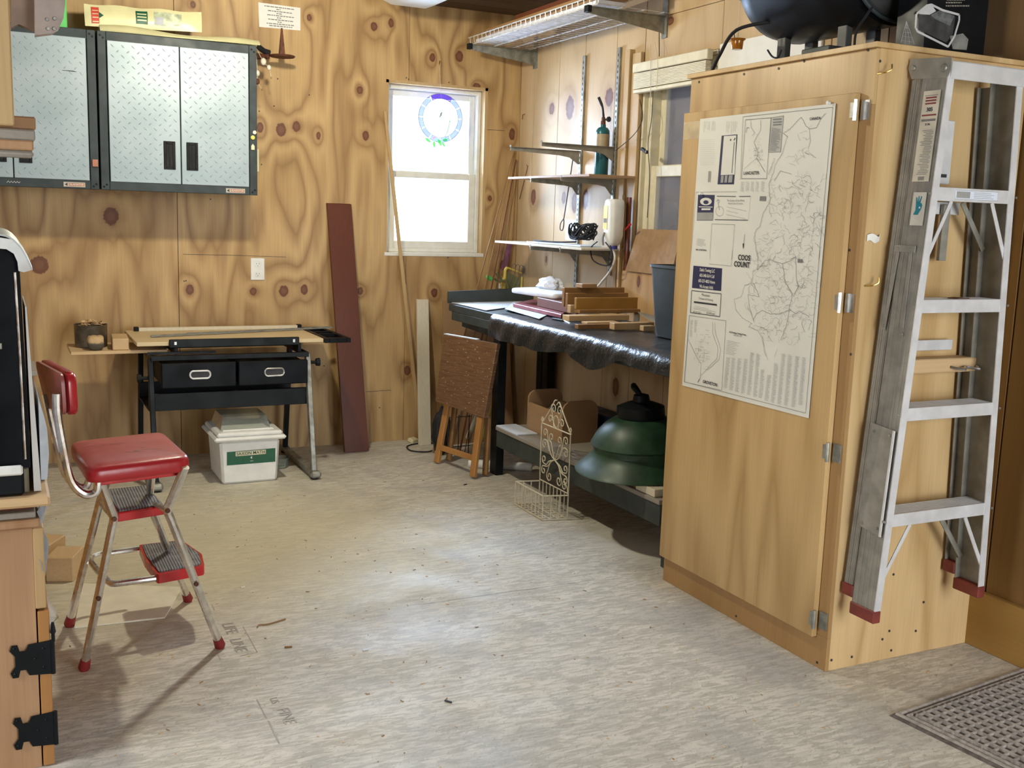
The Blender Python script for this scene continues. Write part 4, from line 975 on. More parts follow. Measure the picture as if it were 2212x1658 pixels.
# items on the table
yd = thing('board_edge_rule', 'pale wooden rule with black end caps along the back of the drafting table', 'ruler', (.85, 5.38, TZ))
G().box(.60, 1.40, 5.365, 5.392, TZ, TZ + .016, .001).build('rule', white_board_m, yd)
for x in (.592, 1.392): G().box(x, x + .022, 5.362, 5.395, TZ, TZ + .020, .002).build('end_cap', black_matte, yd)
ts = thing('metal_straightedge', 'long thin grey metal straightedge lying slantwise on the drafting table', 'ruler', at(500, 716, z=TZ + .006))
P0, P1 = at(326, 727, z=TZ + .004), at(714, 706, z=TZ + .004); P1 = P0 + (P1 - P0) * 1.0; P1.y = min(P1.y, 5.34); P1.z = TZ + .004
G().beam(P0, P1, .018, .004, (0, 0, 1), .0005).build('blade', alu_dusty_shaded, ts)
G().beam(P0 + Vector((0, .006, .004)), P1 + Vector((0, .006, .004)), .004, .006, (0, 0, 1)).build('raised_edge', dull_steel, ts)
tag(G().beam(at(405, 719, z=TZ + .002), (1.28, 5.33, TZ + .0015), .018, .003, (0, 0, 1)).build('wood_strip', grey_wood), 'short thin grey strip between the rules on the drafting table', 'wood strip')
tag(G().ob(at(648, 744, z=.60) + Vector((0, 0, .010)), (.024, .03, .018), (0, 0, 0), .002).build('wood_block', olive_m), 'small olive block on the frame under the drafting table top', 'block')
tag(G().box(.287, .70, 5.035, 5.335, .599, .613, .001).build('side_board', pine), 'pale plywood board sticking out left of the drafting table', 'board')
p = Vector((.385, 5.21, .613))
pot = thing('tin_can', 'dark metal tin heaped with wood shavings, on the board left of the drafting table', 'can', p)
G().lathe([(.066, 0), (.070, .004), (.072, .10), (.074, .104), (.070, .104), (.066, .012), (0.0, .012)], p, 28, cap=(True, False)).build('can', plain('dark_tin', (.16, .14, .11), .45, .7, .3, 20), pot)
g = G(); rs = random.Random(5)
for _ in range(70):
    a, r = rs.uniform(0, 6.28), rs.uniform(0, .062); c = p + Vector((r * math.cos(a), r * math.sin(a), .098 + rs.uniform(0, .020)))
    u = Vector((rs.uniform(-1, 1), rs.uniform(-1, 1), rs.uniform(-.4, .4))).normalized() * .016; v_ = Vector((-u.y, u.x, rs.uniform(-.01, .01))) * .4
    g.quad(c - u, c + v_ + Vector((0, 0, .004)), c + u, c - v_)
tag(g.build('shavings', pine, pot, flat=True), kind='stuff')
g = G(); c = Vector((.395, 5.085, .613)); rs = random.Random(9)
bm = g.bm; bmesh.ops.create_icosphere(bm, subdivisions=3, radius=1.0)
for v_ in bm.verts:
    q = v_.co; q.x = max(-.8, min(.8, q.x)); q.z = max(-.85, min(.75, q.z))
    v_.co = c + Vector((q.x * .042, q.y * .045, (q.z + .85) * .040)) * (1 + .04 * math.sin(9 * q.x + 7 * q.y))
s = N('split_log'); zz = s.n('ShaderNodeSeparateXYZ', {0: s.obj()}).outputs[2]
cc = s.mix(s.mapr(s.ma('ADD', zz, s.ma('MULTIPLY', s.noise(s.obj(), 40, 3), .02)), .040, .052), (.10, .085, .06), (.55, .38, .20)); s.bump(s.noise(s.obj(), 60, 4), .5, .004)
log_m = s.fin(cc, .8)
tag(g.build('split_log', log_m, ang=50), 'rounded chunk of split log with dark bark in front of the tin', 'log')
tag(G().beam((.498, 5.05, .640), (.510, 5.25, .640), .070, .052, (0, 0, 1), .003).build('wood_offcut', pine_y), 'short thick pine offcut between the log and the drafting table', 'wood block')

# white storage bin under the table
bn = thing('storage_bin', 'white plastic bin with a green and white label under the drafting table', 'bin', (1.03, 4.95, 0))
bx0, bx1, by0, by1 = .893, 1.172, 4.835, 5.14
g = G(); i_ = .006
g.hexa([(bx0 + .012, by0 + .008, .0), (bx1 - .012, by0 + .008, 0), (bx1 - .012, by1 - .008, 0), (bx0 + .012, by1 - .008, 0), (bx0, by0, .205), (bx1, by0, .205), (bx1, by1, .205), (bx0, by1, .205)], .012).build('tub', white_pl, bn)
g = G(); g.box(bx0 - .026, bx1 + .026, by0 - .022, by1 + .022, .206, .226, .008); g.box(bx0 - .012, bx1 + .012, by0 - .01, by1 + .01, .224, .246, .008); g.box(bx0 + .02, bx1 - .02, by0 + .03, by1 - .03, .244, .252, .004); g.build('lid', white_pl, bn)
def bnp(x, z): return Vector((x, by0 + .008 * (1 - z / .205) - .0008, z))
lb_ = G(); lb_.prism([bnp(.925, .092), bnp(1.150, .094), bnp(1.150, .160), bnp(.925, .156)], (0, .0006, 0)); lb_ = lb_.build('label', green_print, bn)
G().prism([bnp(.965, .133) + Vector((0, -.0007, 0)), bnp(1.105, .135) + Vector((0, -.0007, 0)), bnp(1.105, .156) + Vector((0, -.0007, 0)), bnp(.965, .154) + Vector((0, -.0007, 0))], (0, .0004, 0)).build('label_panel', plain('label_cream', (.66, .60, .42), .5), lb_)
text('SAXON MATH', bnp(1.035, .1445) + Vector((0, -.0016, 0)), (1, 0, .015), (0, 0, 1), .0205, green_print, lb_, bold=.0003)
text('4', bnp(1.037, .122) + Vector((0, -.0014, 0)), (1, 0, 0), (0, 0, 1), .018, map_paper, lb_, bold=.0004)
G().prism([bnp(1.032, .105) + Vector((0, -.0009, 0)), bnp(1.046, .105) + Vector((0, -.0009, 0)), bnp(1.046, .107) + Vector((0, -.0009, 0)), bnp(1.032, .107) + Vector((0, -.0009, 0))], (0, .0003, 0)).build('printed_line', map_paper, lb_, kind='stuff')
ct = thing('clear_tray', 'clear plastic tray turned upside down on the white bin', 'tray', (1.03, 4.99, .25))
g = G(); a0_, a1_, b0, b1 = .905, 1.135, 4.875, 5.10
for q in ([(a0_, b0, .2525), (a1_, b0, .2525), (a1_ - .015, b0 + .015, .31), (a0_ + .015, b0 + .015, .31)], [(a0_, b1, .2525), (a1_, b1, .2525), (a1_ - .015, b1 - .015, .31), (a0_ + .015, b1 - .015, .31)],
          [(a0_, b0, .2525), (a0_, b1, .2525), (a0_ + .015, b1 - .015, .31), (a0_ + .015, b0 + .015, .31)], [(a1_, b0, .2525), (a1_, b1, .2525), (a1_ - .015, b1 - .015, .31), (a1_ - .015, b0 + .015, .31)],
          [(a0_ + .015, b0 + .015, .31), (a1_ - .015, b0 + .015, .31), (a1_ - .015, b1 - .015, .31), (a0_ + .015, b1 - .015, .31)]): g.quad(*q)
g.build('tray', clear_pl, ct, flat=True)
frame(G(), a0_ - .006, a1_ + .006, b0, b1, .2525, .256, .008, 'x') if False else None
g = G(); g.lathe([(.04, 0), (.045, .05), (.047, .052), (.043, .05), (.038, .004)], (1.235, 5.10, 0), 20, cap=(True, False)); tag(g.build('clear_cup', clear_pl), 'small clear plastic cup on the floor right of the white bin', 'cup')

# tall boards leaning on the back wall
def lean(nm, lab, cat, x0b, x1b, yb_, x0t, x1t, zt, th, m, parts=None):
    yt = YB - .002 - th
    o = G().hexa([(x0b, yb_, 0), (x1b, yb_, 0), (x1b, yb_ + th, 0.0), (x0b, yb_ + th, 0.0), (x0t, yt, zt), (x1t, yt, zt), (x1t, yt + th, zt + .002), (x0t, yt + th, zt + .002)], .0015).build(nm, m)
    return tag(o, lab, cat)
lean('red_board', 'tall dark red-brown painted board leaning on the back wall right of the drafting table', 'board', 1.632, 1.765, 5.305, 1.583, 1.716, 1.305, .02, red_board_m)
lean('white_board', 'narrow whitewashed board leaning on the wall below the window', 'board', 2.070, 2.140, 5.345, 2.098, 2.166, .795, .02, white_board_m)
lean('thin_lath', 'long thin pine lath leaning across the left edge of the small window', 'stick', 2.098, 2.120, 5.42, 1.893, 1.910, 1.80, .010, pine_v)
# outlet and switch plate
op = thing('wall_outlet', 'white double electrical outlet on the back wall above the drafting table', 'outlet', (1.222, YB, .9))
G().box(1.186, 1.257, YB - .006, YB - .0005, .901, 1.014, .002).build('plate', white_pl, op)
for z in (.932, .983):
    G().lathe([(.0165, 0), (.0155, .002)], (1.2215, YB - .006, z), 20, Matrix.Rotation(PI / 2, 3, 'X')).build('socket', white_pl, op)
    g = G(); g.box(1.214, 1.2158, YB - .0085, YB - .0081, z - .002, z + .007); g.box(1.2272, 1.229, YB - .0085, YB - .0081, z - .002, z + .007); g.lathe([(.0022, 0), (.0022, .0006)], (1.2215, YB - .008, z - .008), 8, Matrix.Rotation(PI / 2, 3, 'X')); g.build('slots', ink, op, kind='stuff')
tag(G().box(1.165, 1.232, YB - .005, YB - .0005, 1.452, 1.566, .002).build('switch_plate', cream_pl), 'cream blank wall plate half hidden behind the right edge of the wall cabinet', 'wall plate')
sg = thing('wall_sign', 'small white printed notice on the wall above the iron sconce', 'sign', (1.346, YB, 2.165))
SP = [at(558, 5, y=YB - .002), at(649, 17, y=YB - .002), at(649, 66, y=YB - .002), at(560, 58, y=YB - .002)]
G().prism(SP[::-1], (0, .0008, 0)).build('card', paper, sg)
g = G()
for i, (a, b) in enumerate(((.14, .86), (.42, .52), (.22, .82), (.42, .55), (.2, .84), (.43, .53), (.22, .82), (.44, .54), (.18, .84), (.24, .8))):
    v_ = .09 + i * .088
    def sp(u, v): return (SP[0] * (1 - u) + SP[1] * u) * (1 - v) + (SP[3] * (1 - u) + SP[2] * u) * v + Vector((0, -.0006, 0))
    u = a
    while u < b - .02:
        l_ = rr.uniform(.03, .09); g.quad(sp(u, v_), sp(min(b, u + l_), v_), sp(min(b, u + l_), v_ + .040), sp(u, v_ + .040)); u += l_ + .014
g.build('printed_lines', ink_mid, sg, flat=True, kind='stuff')
# rusty sconce, shells on a string
sn = thing('iron_spike_bracket', 'rusty iron bracket with a round plate and tall spike on the wall', 'bracket', (1.31, 5.36, 2.0))
G().lathe([(.0, 0), (.058, .002), (.064, .008), (.060, .011), (0, .009)], (1.315, 5.36, 2.005), 24, cap=(False, False)).build('plate', rust, sn)
g = G(); g.hexa([(1.300, 5.345, 2.014), (1.327, 5.345, 2.014), (1.327, 5.372, 2.014), (1.300, 5.372, 2.014), (1.309, 5.355, 2.145), (1.316, 5.355, 2.145), (1.316, 5.362, 2.145), (1.309, 5.362, 2.145)]); g.build('spike', rust, sn)
g = G(); g.tube([(1.25, 5.37, 2.005), (1.20, 5.43, 2.010), (1.19, 5.512, 2.015)], [.012, .016, .010], 8); g.build('arm', rust, sn)
def shellstr(lab, px, items):
    t_ = thing('shell_string', lab, 'ornament', at(px[0], px[1], y=5.30), 'strings of shells and beads')
    pts = [at(x, y, y=5.30) for x, y, *_ in items]; G().tube(smooth([at(px[0], px[1], y=5.30)] + pts, 4), .0012, 5).build('string', cream_wire, t_)
    for (x, y, r, m) in items:
        c = at(x, y, y=5.30); g = G(); bmesh.ops.create_icosphere(g.bm, subdivisions=2, radius=1.0)
        for v_ in g.bm.verts: v_.co = c + Vector((v_.co.x * r * .9, v_.co.y * r * .8, v_.co.z * r * 1.15)) * (1 + .0)
        g.build('shell' if r > .006 else 'bead', m, t_, ang=70)
shellstr('string of two cream shells and a gold bead beside the cabinet top', (551, 98), [(569, 133, .016, stone_m), (581, 146, .012, stone_m), (586, 168, .004, brass)])
shellstr('string with one cream shell above a dark bead, hanging against the cabinet edge', (553, 104), [(556, 158, .014, stone_m), (556, 176, .013, rust), (566, 193, .004, brass)])
g = G(); p = at(578, 100, y=5.35); g.tube(smooth([at(553, 97, y=5.34), at(562, 104, y=5.36), at(570, 110, y=5.38), at(582, 114, y=5.39)]), [.014] * 19, 8); tag(g.build('dark_rag', black_rubber), 'dark crumpled rag on the wall between the cabinet and the iron bracket', 'rag')
# bags on the cabinet
bg = thing('seed_bag', 'flat pale yellow paper bag with red and green print on the right wall cabinet', 'bag', (.75, 5.3, 2.03))
B0, B1, B2, B3 = at(184, 56, y=5.29), at(436, 70, y=5.29), at(435, 28, y=5.31), at(181, 8, y=5.31)
def bagf(u, v):
    p = (B0 * (1 - u) + B1 * u) * (1 - v) + (B3 * (1 - u) + B2 * u) * v
    return p + Vector((0, -.014 * math.sin(PI * v) * (math.sin(PI * min(1, max(0, u))) ** .35), .003 * math.sin(u * 17) * math.sin(v * 5)))
G().grid(bagf, 26, 8, .002).build('bag', bag_y, bg, ang=60)
def bpanel(u0, u1, v0, v1, m, nm='printed_block', d=.0045):
    return G().grid(lambda a, b: bagf(u0 + (u1 - u0) * a, v0 + (v1 - v0) * b) + Vector((0, -d, 0)), 4, 4).build(nm, m, bg)
bpanel(.055, .118, .12, .90, red_print); bpanel(.425, .525, .20, .86, green_print); bpanel(.58, .82, .22, .84, plain('bag_picture', (.55, .60, .42), .5, 0, .35, 30)); bpanel(.59, .66, .26, .60, plain('bag_grey', (.42, .44, .50), .5), d=.006)
G().prism([bagf(*q) + Vector((0, -.006, 0)) for q in ((.12, .65), (.155, .5), (.12, .35))], (0, .001, 0)).build('green_arrow', green_print, bg)
for i, t_ in enumerate((.75, .5, .25)): bpanel(.435, .515, t_ * .66 + .17, t_ * .66 + .23, bag_y, 'printed_line', .0062)
for i in range(4): bpanel(.062, .112, .17 + i * .18, .21 + i * .18, bag_y, 'printed_line', .0062)
b2 = G(); Q = [at(215, 62, y=5.22), at(560, 92, y=5.22)]
tag(b2.grid(lambda u, v: Q[0].lerp(Q[1], u) + Vector((0, .08 * v - .022, -.006 + .034 * math.sin(PI * v) * (1 - .25 * u) * (.75 + .25 * math.sin(u * 9)) - .004 * u)), 24, 6, .006).build('folded_bag', bag_y, ang=60), 'crumpled pale bag folded flat along the front of the cabinet top', 'bag')
g = G(); P = at(135, 50, y=5.3); g.box(.245, .332, 5.27, 5.36, 2.028, 2.25, .004); gb = tag(g.build('green_box', green_pl), 'bright green box standing on the left wall cabinet', 'box')

# ------------------------------------------------------------------ left foreground: low cupboard, black machine, overhead rack
lc = thing('low_cupboard', 'low fir plywood cupboard with black butterfly hinges at the left edge', 'cupboard', (-.3, 2.9, 0))
G().box(-.75, .050, 2.47, 2.488, 0, .565, .001).build('side_panel', cab_ply, lc)
G().box(-.75, .046, 2.489, 3.45, .02, .54).build('carcass', cab_ply, lc)
G().box(.053, .077, 2.466, 3.44, .003, .372, .002).build('door', orange_leg, lc)
G().box(.050, .072, 2.468, 3.44, .378, .565, .002).build('face_rail', pine_v, lc)
def hinge(z):
    g = G(); y_ = 2.4655; w_, h = .030, .042
    g.prism([(.079, y_, z - .040), (.079, y_, z + .040), (.032, y_, z + .036), (.026, y_, z + .022), (.014, y_, z + .022), (.010, y_, z + .038), (-.002, y_, z + .038), (-.006, y_, z + .026), (.004, y_, z + .012), (.004, y_, z - .012), (-.006, y_, z - .026), (-.002, y_, z - .038), (.010, y_, z - .038), (.014, y_, z - .022), (.026, y_, z - .022), (.032, y_, z - .036)], (0, -.002, 0))
    g.tube([(.081, y_ - .001, z - .040), (.081, y_ - .001, z + .040)], .005, 8)
    for a, b in ((.003, .030), (.003, -.030), (.045, .0), (.062, .022), (.062, -.022)): g.lathe([(.0035, 0), (.002, .0015)], (a, y_ - .002, z + b), 8, Matrix.Rotation(PI / 2, 3, 'X'))
    return g.build('hinge', black_m, lc)
hinge(.263); hinge(.092)
G().tube([(.083, 2.462, .300), (.083, 2.462, .318), (.083, 2.462, .322), (.083, 2.462, .345)], [.004, .004, .0065, .003], 8).build('hinge_pin', black_m, lc)
tp = G().box(-.75, .066, 2.462, 3.46, .566, .585, .004).build('counter_board', cab_ply, lc)
tag(G().box(-.70, .058, 2.475, 3.40, .586, .600, .002).build('grey_board', grey_wood), 'weathered grey board with drips lying on the low cupboard', 'board')
tag(G().box(-.70, .088, 2.45, 3.42, .616, .638, .006).build('pine_plank', pine), 'thick pale pine plank on top of the low cupboard under the black machine', 'plank')
g = G(); g.box(-.68, .055, 2.50, 3.38, .601, .615); tag(g.build('spacer_board', dark_red_wood), 'dark board sandwiched under the pale pine plank', 'board')
g = G(); g.grid(lambda u, v: (.060 + .018 * u + .006 * math.sin(v * 8), 2.475 + .12 * u + .01 * math.sin(v * 5), .60 - .16 * v * (1 - .45 * abs(u - .35))), 6, 8, .002); tag(g.build('plastic_scrap', glassm('torn_plastic', (.75, .82, .9, 1), dust=.35, dcol=(.6, .68, .8))), 'torn bluish plastic scrap hanging over the corner of the low cupboard', 'plastic sheet')
mc = thing('black_machine', 'tall glossy black cabinet machine with rounded top and white handle, cut by the left edge', 'machine', (-.2, 2.7, .64))
prof = [(-.45, .70), (-.45, 1.192)] + [(.012 + .034 * math.sin(t), 1.158 + .034 * math.cos(t)) for t in [k * PI / 12 for k in range(7)]] + [(.050, .90), (.052, .70)]
G().prism([(x, 2.478, z) for x, z in prof], (0, .42, 0)).build('housing', black_gloss, mc)
G().tube([(.037, 2.4745, 1.125), (.040, 2.4745, .95), (.042, 2.4745, .72)], .0028, 8).build('chrome_trim', chrome, mc)
G().box(-.45, .048, 2.49, 2.90, .639, .698, .004).build('base', plain('bronze_metal', (.20, .18, .13), .4, .5), mc)
G().box(-.30, .038, 2.470, 2.495, .640, .702, .006).build('drawer', black_m, mc)
G().box(-.30, .036, 2.458, 2.468, .688, .710, .004).build('handle', white_pl, mc)
G().box(-.03, .006, 2.4735, 2.4775, .962, .975, .001).build('small_badge', dull_steel, mc)
g = G(); g.prism([at(x, y, y=2.462) for x, y in ((-30, 512), (0, 513), (25, 517), (44, 536), (55, 555), (68, 583), (52, 588), (40, 585), (38, 566), (30, 548), (14, 538), (-30, 534))], (0, .010, 0)); g.grid(lambda u, v: (.002 + .070 * (u ** .9), 2.49 + .36 * v, 1.205 + .006 * math.sin(v * 7) - .075 * u ** 2.6), 8, 6, .004); tag(g.build('cover_sheet', foil), 'silvery crumpled cover draped over the black machine', 'cover')
tag(G().hexa([(.057, 2.50, .64), (.072, 2.50, .64), (.074, 2.9, .64), (.060, 2.9, .64), (.054, 2.50, 1.05), (.057, 2.50, 1.05), (.060, 2.9, 1.04), (.057, 2.9, 1.04)]).build('narrow_board', white_pl), 'narrow white panel standing right behind the black machine', 'panel')
tag(G().prism([(.075, 2.60, .64), (.088, 2.60, .64), (.094, 2.60, .70), (.092, 2.60, .76), (.076, 2.60, .83)], (0, .3, 0)).build('painted_board', plain('pale_blue_panel', (.50, .54, .60), .4)), 'pale blue-grey panel standing beside the black machine on the plank', 'panel')
# reddish shelf unit and grey slab behind the machine
su = thing('narrow_shelf_stand', 'narrow red-brown wooden stand with a grey slab top behind the black machine', 'stand', (.02, 4.6, 0))
G().box(-.18, .13, 4.45, 4.75, .600, .618, .002).build('top_slab', grey_wood, su)
for x in (-.16, .075):
    for y_ in (4.47, 4.69): G().box(x, x + .04, y_, y_ + .04, 0, .5995, .002).build('leg', dark_red_wood, su)
G().box(-.16, .115, 4.48, 4.49, .55, .598).build('apron', dark_red_wood, su)
# hanging rack at the top left
rk = thing('lumber_rack', 'pale wooden overhead lumber rack hanging into the left edge', 'rack', (-.1, 2.4, 1.36))
G().box(-.06, .046, 2.37, 2.41, 1.422, ZC - .001, .003).build('post', pine_v, rk)
G().box(-.50, .085, 2.36, 2.45, 1.400, 1.432, .004).build('cross_arm', pine, rk) if False else None
G().box(-.55, .086, 2.411, 2.45, 1.418, 1.444, .003).build('arm', cab_ply, rk); G().box(-.55, .084, 2.40, 2.47, 1.396, 1.4175, .003).build('arm', grey_wood, rk)
G().box(-.55, .080, 2.395, 2.44, 1.376, 1.3955, .003).build('arm', cab_ply, rk); G().box(-.55, .080, 2.40, 2.455, 1.362, 1.3755, .005).build('arm', grey_wood, rk)
G().box(-.55, -.45, 2.37, 2.45, 1.362, ZC - .001, .003).build('post', pine_v, rk)
g = G(); p0 = at(68, 0, y=2.45)
g.prism([at(x, y, y=2.46) for x, y in ((74, -120), (142, -120), (141, 10), (137, 40), (127, 62), (112, 72), (76, 76))], (0, .03, 0)); hb = g.build('hanger_plate', plain('dusty_rose_metal', (.46, .38, .34), .5, .2), rk)
g = G(); g.beam(at(95, -115, y=2.48), (at(95, -115, y=2.48).x, 2.48, ZC), .04, .02, (0, 1, 0)); g.build('hanger_strap', dull_steel, rk)
g = G(); g.prism([at(x, y, y=2.5) for x, y in ((24, -100), (76, -100), (76, 66), (60, 60), (40, 52), (24, 60))], (0, .03, 0)); g.build('hanger_plate', plain('brown_hanger', (.22, .15, .11), .6), rk)
for px, py in ((102, 42), (118, 40), (104, 62), (117, 62)): g = G(); g.lathe([(.004, 0), (.003, .002)], at(px, py, y=2.458), 8, Matrix.Rotation(PI / 2, 3, 'X')); g.build('screw', steel, rk)

# ------------------------------------------------------------------ floor items
tag(G().hexa([at(161, 1357, z=0.0005), at(356, 1335, z=.0005), at(395, 1270, z=.0005), at(178, 1262, z=.0005)] + [at(161, 1357, z=0.0005) + Vector((0, 0, .005)), at(356, 1335, z=.0005) + Vector((0, 0, .005)), at(395, 1270, z=.0005) + Vector((0, 0, .005)), at(178, 1262, z=.0005) + Vector((0, 0, .005))]).build('fibreboard_sheet', dust_card), 'thin pale fibreboard sheet on the floor under the red stool', 'board')
def blk(nm, lab, c, sz, rz, m, b=.003, z=0):
    return tag(G().ob((c[0], c[1], z + sz[2] / 2), sz, (0, 0, rz), b).build(nm, m), lab, 'wood block', 'wood offcuts left of the stool')
q = at(118, 1262, z=0)
blk('wood_offcut', 'square-cut pine block with end grain, frontmost left of the stool', (.175, 3.80), (.09, .13, .085), -.35, pine_y)
blk('wood_offcut', 'flat pine board lying behind the end-grain block', (.08, 3.93), (.16, .26, .035), .1, pine_y)
blk('wood_offcut', 'pale pine piece lying on the flat board, cut at an angle', (.085, 3.96), (.13, .20, .045), -.5, pine, z=.0365)
blk('wood_offcut', 'small dark offcut lying uppermost on the pile by the cupboard', (.05, 4.0), (.09, .05, .02), .5, brown_y, z=.082)
tag(G().prism([at(100, 1290, x=.095), at(125, 1332, z=.001), at(103, 1352, z=.001), at(98, 1330, x=.09)], (.003, .002, 0)).build('white_card', paper), 'white card leaning on the low cupboard near the floor', 'card')
# litter on the floor
rs = random.Random(11)
for px, py, L, a, m, lb in ((623, 1398, .022, -.2, brown_y, 'small dark wood chip on the floor in front of the stool'), (525, 1269, .016, .1, white_pl, 'small white curved chip on the floor right of the stool'),
                        (790, 1404, .020, 0, bluish_paper, 'white chip on the open floor near the middle'), (968, 1516, .022, -1.0, ink, 'dark splinter on the near floor'), (1005, 1047, .020, .4, ink, 'black sliver on the floor before the folding tray table')):
    p = at(px, py, z=.0); tag(G().ob(p + Vector((0, 0, .0025)), (L, .006, .004), (0, 0, a), .001).build('wood_chip', m), lb, 'wood chip', 'chips on the floor')
g = G()
for _ in range(340):
    x, y_ = rs.uniform(.1, 2.6), rs.uniform(1.2, 5.2)
    if 2.06 < x and 2.1 < y_ or .85 < x < 1.25 and y_ > 4.75 or x < .5 and 3.2 < y_ < 4.1: continue
    g.ob((x, y_, .0012), (rs.uniform(.002, .012), rs.uniform(.0012, .003), .0016), (0, 0, rs.uniform(0, 3)))
tag(g.build('sawdust_flecks', pine, flat=True), 'pale wood flecks scattered over the floor', 'sawdust', kind='stuff')
g = G()
for _ in range(160):
    x, y_ = rs.uniform(.1, 2.6), rs.uniform(1.2, 5.2)
    if 2.06 < x and 2.1 < y_ or .85 < x < 1.25 and y_ > 4.75 or x < .5 and 3.2 < y_ < 4.1: continue
    g.ob((x, y_, .0012), (rs.uniform(.002, .014), rs.uniform(.001, .003), .0016), (0, 0, rs.uniform(0, 3)))
tag(g.build('dark_flecks', brown_y, flat=True), 'dark wood and dirt flecks scattered over the floor', 'debris', kind='stuff')
tw = G().tube(smooth([at(*p, z=.003) for p in ((556, 1354), (560, 1349), (580, 1347), (617, 1336))], 4), .0022, 6); tag(tw.build('twig', brown_y), 'thin bent twig on the floor right of the stool', 'twig')
# worn ink stamp printed on the floor sheet
fs = structure('floor_stamp', at(520, 1380, z=.0006)); g = G()
def fl(a, b, w_=.002): g.beam(at(*a, z=.0006), at(*b, z=.0006), w_, .0003, (0, 0, 1))
fl((525, 1352), (556, 1408)); fl((556, 1408), (520, 1416), .0015); fl((470, 1410), (476, 1424)); fl((555, 1510), (575, 1550), .003); fl((580, 1556), (603, 1605), .004); fl((458, 1305), (463, 1318), .003)
g.build('printed_line', plain('faded_ink', (.40, .38, .34), .8), fs, flat=True, kind='stuff')
dir_ = (at(545, 1408, z=0) - at(512, 1352, z=0)).normalized(); upv = Vector((-dir_.y, dir_.x, 0))
for s_, a, sz in (('LIFE', (496, 1356), .052), ('LINE', (514, 1392), .050), ('US', (592, 1512), .03), ('FINE', (618, 1545), .045)):
    text(s_, at(*a, z=.0012), dir_, upv, sz, MAT['faded_ink'], fs)
# ribbed rubber mat
rm = thing('rubber_mat', 'grey ribbed rubber doormat in the lower right corner', 'mat', (2.3, 1.4, 0))
mc0 = Vector((2.003 / 1.0, 1.90, 0)); 
O = at(1920, 1545, z=0); U = (at(2212, 1442, z=0) - O).normalized(); V_ = Vector((U.y, -U.x, 0)); LU, LV = .62, .95
def mp_(u, v, z): p = O + U * u + V_ * v; return Vector((p.x, p.y, z))
g = G(); g.hexa([mp_(0, 0, .0), mp_(LU, 0, 0), mp_(LU, LV, 0), mp_(0, LV, 0), mp_(.006, .006, .006), mp_(LU - .006, .006, .006), mp_(LU - .006, LV - .006, .006), mp_(.006, LV - .006, .006)]); g.build('base', mat_base, rm)
g = G()
for k, (o_, w_) in enumerate(((.010, .012), (.030, .010))):
    for (a, b, c, d_) in ((o_, o_ + w_, o_, LV - o_), (LU - o_ - w_, LU - o_, o_, LV - o_), (o_ + w_, LU - o_ - w_, o_, o_ + w_), (o_ + w_, LU - o_ - w_, LV - o_ - w_, LV - o_)):
        g.hexa([mp_(a, c, .006), mp_(b, c, .006), mp_(b, d_, .006), mp_(a, d_, .006), mp_(a + .003, c + .003, .011), mp_(b - .003, c + .003, .011), mp_(b - .003, d_ - .003, .011), mp_(a + .003, d_ - .003, .011)])
g.build('rim', mat_rubber, rm)
g = G(); x = .048
while x < LU - .045: g.hexa([mp_(x, .046, .006), mp_(x + .0055, .046, .006), mp_(x + .0055, LV - .046, .006), mp_(x, LV - .046, .006), mp_(x + .001, .047, .0145), mp_(x + .005, .047, .0145), mp_(x + .005, LV - .047, .0145), mp_(x + .001, LV - .047, .0145)]); x += .0300
x = .046
while x < LV - .045: g.hexa([mp_(.046, x, .006), mp_(LU - .046, x, .006), mp_(LU - .046, x + .006, .006), mp_(.046, x + .006, .006), mp_(.047, x + .001, .0125), mp_(LU - .047, x + .001, .0125), mp_(LU - .047, x + .005, .0125), mp_(.047, x + .005, .0125)]); x += .0269
tag(g.build('ribs', mat_rubber, rm), kind='stuff')
# ------------------------------------------------------------------ workbench along the right wall
wk = thing('workbench', 'long grey-painted workbench with a lower shelf along the right wall', 'workbench', (2.4, 4.1, 0))
BX, BZ = 2.175, .800
by0, by1 = 3.05, 5.22
G().box(BX, XR - .003, by0, by1, BZ - .04, BZ - .003, .002).build('bench_top', grey_board, wk)
G().hexa([(BX - .0, 5.225, BZ - .002), (XR - .003, 5.265, BZ - .002), (XR - .003, 5.285, BZ - .002), (BX, 5.245, BZ - .002), (BX, 5.225, BZ + .062), (XR - .003, 5.265, BZ + .078), (XR - .003, 5.285, BZ + .078), (BX, 5.245, BZ + .062)], .002).build('end_board', grey_board, wk)
G().box(BX, BX + .02, 3.06, 5.18, BZ - .085, BZ - .0405, .002).build('apron', grey_board, wk)
ap = G(); ap.hexa([(BX + .035, 4.44, .665), (BX + .055, 4.44, .665), (BX + .055, 5.12, .685), (BX + .035, 5.12, .685), (BX + .035, 4.44, BZ - .045), (BX + .055, 4.44, BZ - .045), (BX + .055, 5.12, BZ - .045), (BX + .035, 5.12, BZ - .045)], .002); ap.build('drop_board', grey_board, wk)
for x in (BX + .012, XR - .07):
    for y_ in ((3.075, 4.60) if x < 2.5 else (3.075, at(1188, 850, x=2.66).y, 5.0)):
        G().box(x, x + .042, y_, y_ + .07, 0, BZ - .086 if x < 2.5 else BZ - .041, .002).build('leg', black_m if y_ > 3.5 else grey_board, wk)
SZ = .254
G().box(2.170, XR - .07, 3.15, 4.58, SZ - .018, SZ, .002).build('lower_shelf', grey_wood, wk)
G().box(2.176, 2.198, 3.15, 4.58, SZ - .100, SZ - .0185, .002).build('shelf_rail', grey_board, wk)
